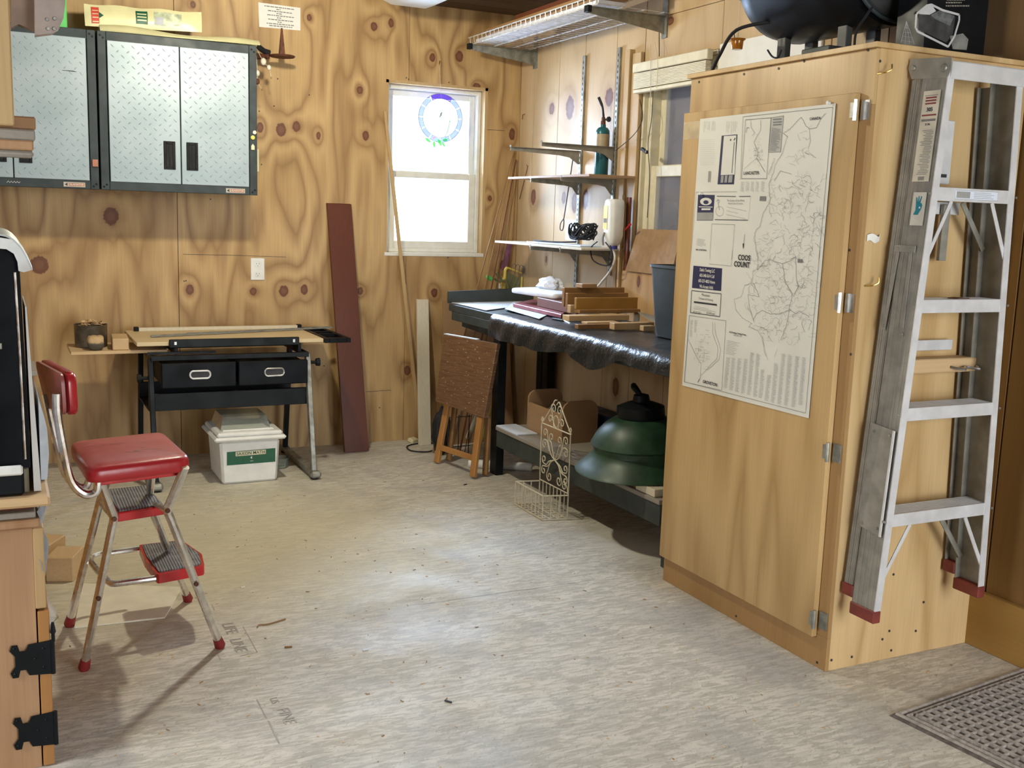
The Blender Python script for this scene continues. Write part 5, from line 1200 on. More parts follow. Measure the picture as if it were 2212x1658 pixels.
# vinyl cover with a drooping front edge
def vin(u, v):
    y_ = 4.62 + (3.06 - 4.62) * u
    drop = .052 + .022 * math.sin(u * 5 + .5) + (.045 if .50 < u < .76 else 0) * math.sin((u - .50) / .26 * PI) + .006 * math.sin(u * 23)
    xf = BX - .040 - .008 * math.sin(u * 8)
    L = .52 + drop; s_ = v * L
    if s_ < .52 - .02: return (XR - .008 - s_ * 1.0, y_, BZ + .0035 + .0018 * math.sin(u * 31 + s_ * 9) + .0012 * math.sin(s_ * 40 + u * 7))
    t = (s_ - .50) / (L - .50)
    a = min(1, t * 1.8) * PI / 2
    return (xf + .040 - .040 * math.sin(a) + .004 * math.sin(u * 60 + t * 5) * t, y_ + .004 * math.sin(u * 40), BZ + .0035 - .040 * (1 - math.cos(a)) - max(0, t - .5) * 2 * drop)
tag(G().grid(vin, 70, 40, .0022).build('vinyl_cover', vinyl, ang=60), 'black vinyl sheet draped over the front edge of the workbench', 'cover')
# papers at the far corner
tag(G().hexa([q + Vector((0, 0, .0005 + k)) for k in (0, .003) for q in (at(975, 654, z=BZ), at(1050, 671, z=BZ), at(1170, 655, z=BZ), at(1100, 650, z=BZ))]).build('paper_sheet', bluish_paper), 'large white paper sheet on the far corner of the workbench', 'paper')
def on(px, py, dz=0.0): p = at(px, py, z=BZ + .006 + dz); return p
def slab(nm, lab, cat, P, h, m, b=.002, group=None, dz=0.0):
    P = [on(*p, dz) for p in P]; zb_ = BZ + .0085 + dz
    P = [Vector((p.x, p.y, zb_)) for p in P]
    return tag(G().hexa(P + [p + Vector((0, 0, h)) for p in P], b).build(nm, m), lab, cat, group)
slab('paper_sheet', 'second white sheet half under the red book on the workbench', 'paper', ((1090, 668), (1165, 690), (1210, 668), (1110, 652)), .002, bluish_paper)
slab('red_book', 'flat dark red book lying on the workbench', 'book', ((1108, 664), (1212, 689), (1250, 672), (1150, 655)), .020, maroon_book, .003, dz=.0025)
slab('stained_board', 'thick dark red wooden block under the foam slab on the workbench', 'board', ((1160, 662), (1245, 682), (1270, 668), (1190, 652)), .045, dark_red_wood, .003, dz=.0235)
P = [Vector((x, y_, BZ + .075)) for x, y_ in ((2.40, 4.94), (2.44, 4.52), (2.62, 4.58), (2.60, 5.0))]
cushion('foam_slab', [Vector((p.x, p.y, 0)) for p in P], .03, BZ + .078, BZ + .104, .01, cloth_w, None, .004)
tag(bpy.data.objects['foam_slab'], 'white rounded foam slab on the dark wooden block', 'pad')
g = G(); bmesh.ops.create_icosphere(g.bm, subdivisions=3, radius=1.0); c = Vector((2.56, 4.80, BZ + .132)); rs = random.Random(4)
from mathutils import noise as mn
for v_ in g.bm.verts: n_ = 1 + .35 * mn.noise(v_.co * 2.2) + .12 * mn.noise(v_.co * 6); v_.co = c + Vector((v_.co.x * .055, v_.co.y * .085, max(v_.co.z, -.8) * .038)) * n_
tag(g.build('crumpled_cloth', cloth_w, ang=25), 'crumpled white and lilac cloth heaped on the foam slab', 'cloth')
# lumber pile: boards laid across the bench, every one its own
LN = [('tallest dark board at the back of the lumber pile', 4.240, .020, 1217, 1366, 621, 662, brown_y),
 ('dark board second from the back of the lumber pile', 4.205, .020, 1224, 1371, 633, 668, brown_y),
 ('wide upright orange-brown board in the middle of the lumber pile', 4.120, .018, 1243, 1425, 643, 668, skirt_wood),
 ('short square stick end beside the wide upright board', 4.160, .030, 1229, 1262, 659, 676, pine_y),
 ('flat board under the wide upright board', 4.110, .050, 1246, 1425, 669, 677, brown_y),
 ('thick pale board lying in front of the upright boards', 4.030, .060, 1222, 1352, 682, 694, pine),
 ('thin pale slat along the front of the lumber pile', 3.945, .050, 1262, 1330, 696, 701, pine),
 ('second thin slat, lowest at the front of the lumber pile', 3.900, .030, 1245, 1325, 701, 705, brown_y),
 ('thick square offcut nearest the bucket', 3.850, .040, 1322, 1408, 698, 713, pine_y),
 ('short square offcut on the bench, right beside the bucket', 3.780, .030, 1386, 1410, 704, 714, pine_y)]
PILEZ = BZ + .0075
for lab, yy_, th, pl, pr_, pt, pb_, m in LN:
    x0_ = at(pl, pt, y=yy_).x; x1_ = min(at(pr_, pt, y=yy_).x, 2.698); zt_ = at(pl, pt, y=yy_ - th / 2).z; zb_ = max(PILEZ, at(pl, pb_, y=yy_ - th / 2).z)
    if zb_ < PILEZ + .012: zb_ = PILEZ
    tag(G().box(x0_, x1_, yy_ - th / 2, yy_ + th / 2, zb_, max(zt_, zb_ + .008), .0015).build('board_offcut', m), lab, 'board', 'lumber offcuts on the workbench')
zt_ = at(1217, 621, y=4.23).z
tag(G().box(at(1248, 615, y=4.23).x, at(1281, 615, y=4.23).x, 4.19, 4.25, zt_ + .0005, zt_ + .020, .002).build('board_offcut', crate_w), 'short brown block lying across the top of the lumber pile', 'board', 'lumber offcuts on the workbench')
tag(G().grid(lambda u, v: (2.50 + .15 * u, 3.87 - .16 * v, BZ + .050 + .030 * (1 - v) ** 2 * (1 - u)), 6, 8, .0015).build('curled_paper', grey_wood), 'curled grey-green sheet lying on the lumber by the bucket', 'paper')
tl = thing('small_tool', 'small dark hand tool with a bright tip at the left end of the lumber', 'tool', on(1205, 690))
G().beam(on(1195, 688), on(1218, 692), .018, .010, (0, 0, 1), .003).build('handle', ink, tl); G().beam(on(1218, 692), on(1232, 698), .008, .006, (0, 0, 1), .001).build('tip', chrome, tl)
# bucket
bc = thing('plastic_bucket', 'blue-grey square plastic wastebasket at the near end of the workbench', 'bucket', (2.50, 3.50, BZ))
cx, cy = 2.515, 3.53
def rr4(hx, hy, z, r=.03): return [Vector((p.x, p.y, z)) for p in rrect([Vector((cx - hx, cy - hy, 0)), Vector((cx + hx, cy - hy, 0)), Vector((cx + hx, cy + hy, 0)), Vector((cx - hx, cy + hy, 0))], r, 5)]
g = G(); rings = [[g.bm.verts.new(p) for p in rr4(*a)] for a in ((.088, .095, BZ + .006), (.092, .099, BZ + .018), (.112, .122, BZ + .285), (.117, .127, BZ + .287), (.117, .127, BZ + .298), (.110, .120, BZ + .298), (.106, .116, BZ + .28), (.088, .094, BZ + .03))]
for A, B in zip(rings, rings[1:]):
    for k in range(len(A)): g.bm.faces.new((A[k], A[(k + 1) % len(A)], B[(k + 1) % len(A)], B[k]))
g.bm.faces.new(rings[0][::-1]); g.bm.faces.new(rings[-1]); g.build('bucket', grey_pl, bc, ang=50)
# cardboard and knotty board by the window
kb = N('x_tmp'); bpy.data.materials.remove(kb.m); MAT.pop('x_tmp')
P = [at(1352, 650, x=2.66), at(1404, 650, x=2.66), at(1402, 585, x=2.66), at(1353, 586, x=2.66)]
kn_m = wood('knotty_board', (.58, .38, .18), (.46, .27, .11), 2, .5, 5.0, [(round(at(1381, 608, x=2.655).y, 3), round(at(1381, 608, x=2.655).z, 3), .014, .030)], 'yz')
tag(G().box(2.652, 2.690, 3.95, 4.262, BZ + .004, 1.036, .002).build('knotty_board', kn_m), 'upright pine board with one dark oval knot at the back of the bench', 'board')
tag(G().hexa([(2.640, 3.84, 1.037), (2.640, 4.212, 1.037), (2.646, 4.212, 1.037), (2.646, 3.84, 1.037), (2.690, 3.85, 1.235), (2.690, 4.200, 1.232), (2.696, 4.200, 1.232), (2.696, 3.85, 1.235)]).build('cardboard_panel', tan_card), 'brown cardboard panel leaning on the window above the knotty board', 'cardboard')
for i, (px, w_, m, z1_, lab) in enumerate(((1343, .016, pine_v, 1.385, 'narrow pale upright stick right of the white jug'), (1352, .030, dark_red_wood, 1.375, 'dark reddish upright stick behind the pale stick'), (1325, .020, pine_v, 1.08, 'short upright stick below the white jug'))):
    y_ = at(px, 560, x=2.66).y; tag(G().box(2.642 + .014 * i, 2.654 + .014 * i, y_ - w_ / 2, y_ + w_ / 2, BZ + .005, z1_, .001).build('upright_stick', m), lab, 'stick', 'sticks standing at the back of the bench')
tag(G().tube([at(1349, 498, x=2.63), at(1362, 484, x=2.63)], [.003, .006], 8).build('screwdriver', red_metal), 'small red-handled tool stuck beside the upright sticks', 'tool')

# ------------------------------------------------------------------ wall standards, brackets and shelves
ss = thing('shelf_standards', 'two slotted metal shelf standards screwed to the right wall', 'shelf hardware', (XR, 4.6, .87))
for y_, z0 in ((4.785, .872), (4.452, 1.0)):
    st_ = G().box(XR - .014, XR - .0005, y_ - .012, y_ + .012, z0, 2.075, .001).build('standard', dull_steel, ss)
    g = G(); z = z0 + .02
    while z < 2.06: g.box(XR - .0146, XR - .0141, y_ - .004, y_ + .004, z, z + .012); z += .026
    g.build('slots', ink, st_, kind='stuff')
def bracket(y_, x0, z, h=.045, m=dull_steel, par=None, tip=.016, lab=None):
    g = G(); pts = [(x0, y_, z), (x0, y_, z - tip), (x0 + (XR - x0) * .68, y_, z - tip - .010), (x0 + (XR - x0) * .82, y_, z - tip - .018), (XR - .022, y_, z - h - .02), (XR - .016, y_, z - h - .02), (XR - .016, y_, z)]
    g.prism([Vector(p) + Vector((0, -.002, 0)) for p in pts], (0, .004, 0)); g.box(x0, XR - .016, y_ - .010, y_ + .010, z, z + .002); g.box(x0 - .002, x0, y_ - .008, y_ + .008, z, z + .010)
    return g.build('bracket', m, par)
for y_, x0, z, lab in ((4.785, 2.304, 1.606, 'bare pale shelf bracket, uppermost and farther from the camera'), (4.452, 2.302, 1.612, 'bare pale shelf bracket, uppermost and nearer the gas torch')):
    tag(bracket(y_, x0, z, m=alu_dusty_shaded), lab, 'shelf bracket', 'bare shelf brackets')
for nm, z, x0, y0, y1, lab, m in (('s2', 1.458, 2.44, 4.24, 5.09, 'thin wooden wall shelf with the gas torch on it', crate_w), ('s3', 1.122, 2.45, 4.30, 5.25, 'pale wall shelf holding cables and paper pads', white_board_m)):
    sh = thing('wall_shelf', lab, 'shelf', (2.58, 4.7, z))
    G().box(x0, XR - .018, y0, y1, z + .003, z + .014, .001).build('shelf_board', m, sh)
    bracket(4.785, x0 - .02, z, .05, dull_steel, sh); bracket(4.452, x0 - .03, z, .05, alu_dusty_shaded, sh)
# torch
tc = thing('gas_torch', 'teal gas cylinder with a bent brass-black torch head on the wall shelf', 'torch', (2.60, 4.385, 1.473))
c = at(1298, 377, y=4.50); c.z = 1.473; r = .0335
G().lathe([(.030, 0), (r, .006), (r, .205), (r * .96, .218), (r * .7, .230), (.014, .234), (.014, .245)], c, 24).build('cylinder', teal_can, tc)
G().lathe([(r + .0006, .128), (r + .0006, .200)], c, 24, cap=(False, False)).build('label_band', plain('tan_label', (.40, .32, .20), .5), tc)
G().lathe([(.012, .246), (.012, .262), (.009, .264), (.009, .280)], c, 12).build('valve', rust, tc)
G().tube([c + Vector((0, 0, .268)), c + Vector((.012, -.025, .270))], .005, 8).build('valve_stem', ink, tc); G().tube([c + Vector((.012, -.025, .270)), c + Vector((.014, -.032, .270))], .013, 10).build('valve_knob', ink, tc)
t0 = c + Vector((0, 0, .28)); G().tube(smooth([t0, at(1303, 245, y=4.5), at(1301, 230, y=4.5), at(1293, 210, y=4.5)], 4), [.006] * 5 + [.0055] * 4 + [.007] * 4, 10).build('burner_tube', ink, tc)
# jug with hose
jg = thing('white_jug', 'white plastic jug with a yellow label, turned upside down with a tube', 'jug', (2.60, 4.27, 1.12))
jx = 2.60
J = [at(x, y, x=jx) for x, y in ((1309, 440), (1316, 430), (1338, 430), (1341, 436), (1338, 526), (1322, 534), (1310, 525), (1305, 505))]
jt, jb = at(1325, 430, x=jx).z, at(1325, 532, x=jx).z; jy = at(1326, 480, x=jx).y
g = G(); rings = []
for f_, s_ in ((0, .80), (.04, .96), (.12, 1), (.60, 1), (.78, .98), (.92, .80), (1.0, .45)):
    zz = jt + (jb - jt) * f_; rings.append([g.bm.verts.new(p) for p in [Vector((jx + .036 * s_ * a, jy + (.046 * s_) * b, zz)) for a, b in [(math.copysign(abs(math.cos(t)) ** .5, math.cos(t)), math.copysign(abs(math.sin(t)) ** .5, math.sin(t))) for t in [k * PI / 12 + .01 for k in range(24)]]]])
for A, B in zip(rings, rings[1:]):
    for k in range(24): g.bm.faces.new((A[k], A[(k + 1) % 24], B[(k + 1) % 24], B[k]))
g.bm.faces.new(rings[0]); g.bm.faces.new(rings[-1][::-1]); jo = g.build('jug_body', white_pl, jg, ang=50)
G().box(jx - .0372, jx - .0362, jy - .002, jy + .036, 1.225, 1.335, .001).build('label', yellow_pl, jo); G().box(jx - .0378, jx - .0374, jy + .004, jy + .030, 1.255, 1.275).build('label_mark', ink_mid, jo)
G().tube([(jx, jy - .008, jb + .004), (jx, jy - .008, jb - .012)], .018, 14).build('cap', blue_cap, jg)
G().tube(smooth([(jx, jy - .008, jb - .012)] + [at(x, y, x=jx) for x, y in ((1328, 560), (1318, 585), (1300, 608), (1285, 626))]), .0055, 8).build('tube', white_pl, jg)
h_ = G(); h_.tube(smooth([(jx - .034, jy + .030, 1.15), (jx - .039, jy + .028, 1.175), (jx - .039, jy + .022, 1.20), (jx - .036, jy + .018, 1.21)]), .005, 6); h_.build('grip', plain('grey_shade_plastic', (.30, .28, .30), .5), jg)
# things on the third shelf
cb_ = thing('cable_bundle', 'black cable and plug bundle on the lowest wall shelf', 'cable', (2.60, 4.55, 1.137))
rs = random.Random(2); g = G(); c = Vector((2.605, 4.57, 1.160))
for k in range(9):
    pts = [c + Vector((.035 * math.cos(t + k) * rs.uniform(.6, 1.2), .075 * math.sin(t + k * .7) * rs.uniform(.6, 1.3), .008 + .045 * (1 + math.sin(t * 1.7 + k)) * rs.uniform(.3, 1.1))) for t in [j * 1.05 for j in range(6)]]
    g.tube(smooth(pts, 4, True), .0045, 6, closed=True)
g.build('coil', black_rubber, cb_)
G().tube(smooth([(2.59, 4.60, 1.155), (2.55, 4.72, 1.149), (2.53, 4.88, 1.149), (2.56, 5.0, 1.149)]), .004, 6).build('lead', black_rubber, cb_)
G().tube(smooth([at(*p, x=2.56) for p in ((1308, 523), (1322, 545), (1318, 570), (1300, 572), (1280, 560), (1277, 535), (1290, 522))] ), .0032, 6).build('hanging_loop', black_rubber, cb_)
G().tube(smooth([at(*p, x=2.56) for p in ((1298, 545), (1308, 560), (1320, 560), (1322, 545), (1318, 530))] ), .0032, 6).build('hanging_loop', black_rubber, cb_)
for i, (y0, y1, rz, lab) in enumerate(((4.60, 4.80, .15, 'white paper pad under the cable bundle'), (4.80, 4.97, -.12, 'white paper pad left of the cable bundle, farther along the shelf'), (4.40, 4.56, .05, 'white paper pad at the jug end of the shelf'))):
    tag(G().ob((2.555, (y0 + y1) / 2, 1.1405), (.12, y1 - y0, .006), (0, 0, rz), .001).build('paper_pad', bluish_paper), lab, 'paper', 'paper pads on the lowest wall shelf')
tag(G().box(XR - .003, XR - .0005, *sorted((at(1223, 500, x=XR).y, at(1249, 500, x=XR).y)), 1.155, 1.262).build('note_paper', bluish_paper), 'pale blue note sheet on the right wall above the lowest shelf', 'paper')
ro = thing('looped_rod', 'thin black rod with an open loop at its end hanging from the wall shelf', 'rod', at(1215, 490, x=2.62))
G().tube([at(1238, 340, x=2.66), at(1218, 472, x=2.62)] + smooth([at(*p, x=2.62) for p in ((1218, 472), (1211, 482), (1210, 495), (1215, 497), (1218, 485), (1218, 474))], 4), .0028, 6).build('rod', ink, ro)
for k, (pts, lab) in enumerate(((((1128, 258), (1129, 248), (1134, 246)), 'tiny bent wire hook high in the wall corner'), (((1122, 430), (1138, 368), (1140, 358), (1137, 356)), 'thin hooked wire leaning in the wall corner'))):
    tag(G().tube([at(*p, x=XR - .006) for p in pts], .0018, 5).build('wire_hook', rust), lab, 'wire')

# ------------------------------------------------------------------ overhead wire shelf with boards
ws = thing('wire_shelf', 'overhead wire shelf on two steel brackets high on the right wall', 'shelf', (2.5, 4.7, 2.1))
for y_, ext in ((5.34, 0), (4.085, 0)):
    g = G(); pts = [(2.318, y_, 2.160), (2.318, y_, 2.135), (XR - .03, y_, 2.092), (XR - .008, y_, 2.085), (XR - .008, y_, 2.160)]
    g.prism([Vector(p) + Vector((0, -.002, 0)) for p in pts], (0, .004, 0)); g.box(2.318, XR - .009, y_ - .014, y_ + .014, 2.1605, 2.163); g.box(XR - .008, XR - .0005, y_ - .02, y_ + .02, 2.07, 2.24)
    b_ = g.build('bracket', dull_steel, ws)
    G().box(2.300, 2.322, y_ - .016, y_ + .016, 2.137, 2.166, .002).build('end_cap', black_matte, b_)
g = G(); y0, y1 = 4.03, 5.39
for x, z, r in ((2.33, 2.1665, .0035), (2.325, 2.202, .0032), (2.45, 2.1645, .0038), (2.56, 2.1665, .003), (2.66, 2.1665, .003)): g.tube([(x, y0, z), (x, y1, z)], r, 6)
g.build('long_wire', plain('white_shelf_wire', (.72, .74, .74), .3, .3), ws, kind='stuff')
g = G(); y_ = y0 + .02
while y_ < y1: g.tube([(2.70, y_, 2.1705), (2.333, y_, 2.1705), (2.328, y_, 2.176), (2.325, y_, 2.204)], .0017, 5); y_ += .0508
tag(g.build('cross_wires', MAT['white_shelf_wire'], ws, kind='stuff'))
hk = G().tube([(2.335, 4.06, 2.170), (2.335, 4.06, 2.30), (2.335, 4.06, ZC)], .003, 6).build('hanging_wire', steel, ws)
tag(G().box(2.342, 2.475, 4.05, 5.33, 2.1735, 2.189, .001).build('white_shelf_plank', plain('white_melamine', (.82, .84, .90), .25, 0, .04)), 'long white-faced plank lying on the overhead wire shelf', 'plank')
tag(G().box(2.338, 2.47, 4.02, 5.2, 2.190, 2.222, .002).build('shelf_plank', brown_y), 'reddish plank stacked on the white plank overhead', 'plank')
tag(G().box(2.36, 2.46, 3.98, 4.9, 2.2225, 2.250, .002).build('shelf_plank', dark_red_wood), 'dark topmost plank on the overhead wire shelf', 'plank')
tag(G().hexa([(2.56, 3.40, 2.2405), (2.62, 3.40, 2.2405), (2.70, 4.6, 2.2405), (2.64, 4.6, 2.2405), (2.56, 3.40, 2.262), (2.62, 3.40, 2.262), (2.70, 4.6, 2.262), (2.64, 4.6, 2.262)]).build('pale_lath', pine_y), 'pale lath laid across the shelf brackets near the right wall', 'board')
g = G(); y_ = 3.50; g.prism([Vector(p) for p in ((2.26, y_, 2.238), (2.26, y_, 2.205), (XR - .03, y_, 2.13), (XR - .008, y_, 2.12), (XR - .008, y_, 2.238))], (0, .004, 0)); g.box(XR - .008, XR - .0005, y_ - .02, y_ + .02, 2.10, 2.30)
tag(g.build('steel_bracket', plain('brown_steel_bracket', (.10, .085, .06), .6, .3)), 'dark steel arm bracket high on the wall left of the black tank', 'bracket')
tag(G().tube([at(1424, 70, x=2.68), at(1424, 122, x=2.68)], .0022, 6).build('steel_rod', ink), 'short dark rod hanging below the near wire-shelf bracket', 'rod')

# ------------------------------------------------------------------ on top of the cupboard
TP = PZ + .0145
tk = thing('black_tank', 'large black round-ended tank lying on its side on the tall cupboard', 'tank', (2.42, 2.7, TP))
ca = Vector((2.415, 2.43, 2.072)); rad = .205; RY = Matrix.Rotation(-PI / 2, 3, 'X')
G().lathe([(.02, .60), (.09, .592), (.15, .565), (.185, .52), (rad, .45), (rad, .02), (.192, .006)], ca, 40, RY).build('barrel', black_gloss, tk)
G().lathe([(.188, -.0), (.188, .003), (.160, -.008), (.10, -.018), (.02, -.021)], ca, 40, RY).build('end_plate', plain('dull_black_plate', (.020, .020, .018), .6), tk)
G().tube([ca + RY @ Vector((.196 * math.cos(t), .196 * math.sin(t), 0)) for t in [k * PI / 20 for k in range(40)]], .006, 8, closed=True).build('rim', charcoal, tk)
g = G(); g.lathe([(.018, 0), (.016, .02), (.010, .024)], ca + Vector((-.09, -.02, -.075)), 12, Matrix.Rotation(PI / 2, 3, 'X')); g.build('plug', brass, tk)
for y_ in (2.58, 2.86):
    for x_ in (2.35, 2.465): G().box(x_, x_ + .025, y_ - .02, y_ + .02, TP + .0005, 1.905, .002).build('foot_bracket', plain('dark_bracket', (.09, .09, .08), .6), tk)
G().tube(smooth([ca + Vector((-.12, .40, -.15)), (2.22, 2.93, 1.90), (2.18, 2.96, 1.82), (2.16, 2.97, TP + .008)]), .006, 8).build('hose', black_rubber, tk)
G().tube(smooth([at(*p, x=2.25) for p in ((1658, 108), (1668, 122), (1680, 124), (1688, 108))]), .003, 6).build('cable', black_rubber, tk)
G().tube(smooth([(2.20, 2.36, TP + .006), (2.22, 2.38, 1.82), (2.27, 2.40, 1.87), (2.30, 2.41, 1.90)]), .004, 6).build('cable', black_rubber, tk)
tag(G().box(2.18, 2.30, 2.44, 2.56, TP + .0005, TP + .030, .003).build('grey_block', grey_board), 'grey wooden block tucked under the front of the black tank', 'block')
tag(G().box(2.255, 2.365, 2.32, 2.37, TP + .0005, TP + .032, .003).build('grey_block', grey_board), 'grey wooden block under the end plate of the black tank', 'block')
tag(G().box(XR - .012, XR - .001, 3.06, 3.664, 1.62, 1.992, .002).build('white_board', paper), 'white board on the right wall behind the black tank', 'board')
am = thing('amber_glass_cup', 'small amber glass cup hanging on a thread beside the black tank', 'cup', at(1592, 108, y=2.95))
c = at(1592, 107, y=2.95); k_ = .0013 * 1.0
G().lathe([(.0165, 0), (.018, .002), (.020, .026), (.027, .032), (.0265, .034), (.018, .030), (.015, .004)], c, 20, cap=(True, False)).build('cup', amber, am)
G().tube([c + Vector((0, 0, .032)), (c.x, c.y, ZC)], .0008, 4).build('thread', cream_wire, am)
g = G(); g.tube([c + Vector((-.012, 0, .034)), c + Vector((-.016, 0, .050))], .0015, 5); g.build('wire_hook', ink, am); G().tube([c + Vector((0, 0, .035)), c + Vector((0, 0, .062))], [.004, .002], 6).build('crystal', clear_pl, am)
pb = thing('product_box', 'black printed carton with a picture of an open metal box, right of the black tank', 'box', (2.50, 2.33, TP))
E = [at(1925, 92, y=2.30), at(2100, 112, y=2.30)]
bx = G().box(2.375, 2.615, 2.275, 2.385, TP + .0005, 2.10, .002).build('carton', black_m, pb)
def pp(px, py, d=.001): return at(px, py, y=2.275 - d)
ol = [(2002, 12), (2012, 10), (2036, 22), (2072, 32), (2072, 44), (2062, 78), (2048, 101), (1982, 68), (1978, 60), (1980, 30)]
g = G(); 
for a, b in zip(ol, ol[1:] + ol[:1]): g.beam(pp(*a), pp(*b), .0008, .006, (0, 0, 1))
g.prism([pp(*q) for q in ((1985, 30), (2000, 12), (2014, 12), (2022, 24), (2008, 32))], (0, .0006, 0)); g.build('printed_outline', alu, bx, flat=True)
G().prism([pp(*q, .0008) for q in ((1984, 32), (2010, 33), (2024, 25), (2064, 36), (2058, 74), (2044, 92), (1984, 64))], (0, .0005, 0)).build('printed_picture', plain('dark_grey_print', (.05, .052, .052), .5, 0, .4, 30), bx)
G().prism([pp(*q, .0012) for q in ((2010, 32), (2030, 22), (2062, 34), (2052, 56), (2022, 42))], (0, .0005, 0)).build('printed_picture', plain('mid_grey_print', (.13, .14, .14), .5, 0, .4, 40), bx)
G().prism([pp(*q, .001) for q in ((2052, 78), (2080, 72), (2092, 85), (2088, 108), (2058, 106))], (0, .0005, 0)).build('printed_patch', plain('faded_print', (.22, .22, .20), .6, 0, .3), bx)
for i, (a, b, py) in enumerate(((2045, 2085, -2), (2043, 2075, 4), (2043, 2092, 11))):
    g = G(); x = a
    while x < b: l_ = rr.uniform(2, 5); g.quad(pp(x, py), pp(x + l_, py + l_ * .1), pp(x + l_, py + 3 + l_ * .1), pp(x, py + 3)); x += l_ + 1.2
    g.build('printed_lines', alu_dusty_shaded, bx, flat=True, kind='stuff')
g = G(); o_ = pp(1960, 40, .002)
for a in ((1946, 92), (1955, 94), (1965, 95), (1975, 96)): g.tube([pp(1958, 46, .004), pp(*a, .004)], .0005, 4)
for t in (.3, .5, .7, .9): g.tube([pp(1958 - 12 * t, 46 + 46 * t, .004), pp(1958 + 17 * t, 46 + 50 * t, .004)], .0004, 4)
tag(g.build('cobweb', plain('cobweb_grey', (.45, .45, .50), .9)), 'dusty cobweb strung beside the black carton', 'cobweb')

# ------------------------------------------------------------------ folded tray table leaning on the bench
tt = thing('folding_tray_table', 'folded wooden tray table with a scratched brown top leaning against the workbench', 'table', (2.03, 4.75, 0))
fA, fB = Vector((2.002, 4.925, 0)), Vector((2.056, 4.575, 0)); tA, tB = Vector((2.075, 4.955, .70)), Vector((2.145, 4.52, .655))
tA = at(958, 722, y=4.93); tB = at(1074, 742, y=4.56); bA = at(940, 866, y=4.93); bB = at(1045, 903, y=4.56)
ux = (bB - bA).normalized(); nn = ux.cross(tA - bA).normalized(); nn = nn if nn.x > 0 else -nn
G().hexa([bA, bB, bB + nn * .024, bA + nn * .024, tA, tB, tB + nn * .024, tA + nn * .024], .002).build('tray_top', tray_panel, tt)
l1a, l1b = at(958, 868, y=4.93) + nn * .03, at(941, 992, y=4.93); l1b = Vector((l1b.x, l1b.y, .008)); l2a = at(1028, 900, y=4.60) + nn * .03; l2b = Vector((2.056, 4.580, .008))
l1b = Vector((2.005, 4.925, .006))
for a, b in ((l1a, l1b), (l2a, l2b)):
    top = a + (a - b) * .25
    G().beam(b, a, .038, .022, nn, .004).build('leg', orange_leg, tt)
m1, m2 = l1b.lerp(l1a, .26), l2b.lerp(l2a, .30); G().beam(m1 + Vector((0, -.02, 0)), m2 + Vector((0, .02, 0)), .028, .016, nn, .002).build('stretcher', orange_leg, tt)
for a, b in ((l1a, l1b), (l2a, l2b)):
    o_ = nn * .10 + Vector((0, 0, 0)); p0 = Vector((b.x + .075, b.y + .02, .006)); G().beam(p0, a + nn * .05, .034, .018, nn, .004).build('leg', brown_y, tt)
wh = G().beam(tA + Vector((0, 0, .004)) - nn * -.012, tA.lerp(tB, .62) + Vector((0, 0, .004)) + nn * .012, .020, .004, (0, 0, 1)); wh.build('bright_edge_strip', bluish_paper, tt)

# ------------------------------------------------------------------ scrolled wire basket
bk = thing('scroll_basket', 'cream wire basket with a tall scrollwork back standing on the floor', 'basket', (2.1, 3.93, 0))
xb = 2.148; ya, yb_ = 4.063, 3.800; R1 = .0024
def bp(t, z): return Vector((xb + .004, ya + (yb_ - ya) * t, z))
zt = .372; R1 = .0030
g = G(); g.tube([bp(0, .004), bp(0, zt)], R1, 6); g.tube([bp(1, .004), bp(1, zt)], R1, 6); g.tube([bp(0, zt), bp(1, zt)], R1, 6); g.tube([bp(0, .115), bp(1, .115)], R1, 6); g.tube([bp(0, .004), bp(1, .004)], R1, 6)
g.tube(smooth([bp(0, zt), bp(.14, zt + .035), bp(.32, zt + .085), bp(.42, zt + .118), bp(.5, zt + .124)]), R1, 6); g.tube(smooth([bp(1.02, zt), bp(.88, zt + .035), bp(.70, zt + .085), bp(.58, zt + .118), bp(.5, zt + .105)]), R1, 6)
g.build('back_frame', cream_wire, bk)
def spiral(g, c, r, a0, turns, lead, sg=1):
    """wire from lead point into a scroll around c=(t,z)"""
    r *= 1.18; W_ = abs(yb_ - ya); pts = [bp(*q) for q in lead]; n = 14
    for k in range(n + 1):
        f_ = k / n; a = a0 + sg * turns * 2 * PI * f_; rr_ = r * (1 - .72 * f_); pts.append(bp(c[0] + rr_ * math.cos(a) / W_, c[1] + rr_ * math.sin(a)))
    g.tube(smooth(pts, 3), R1 * .9, 5)
g = G()
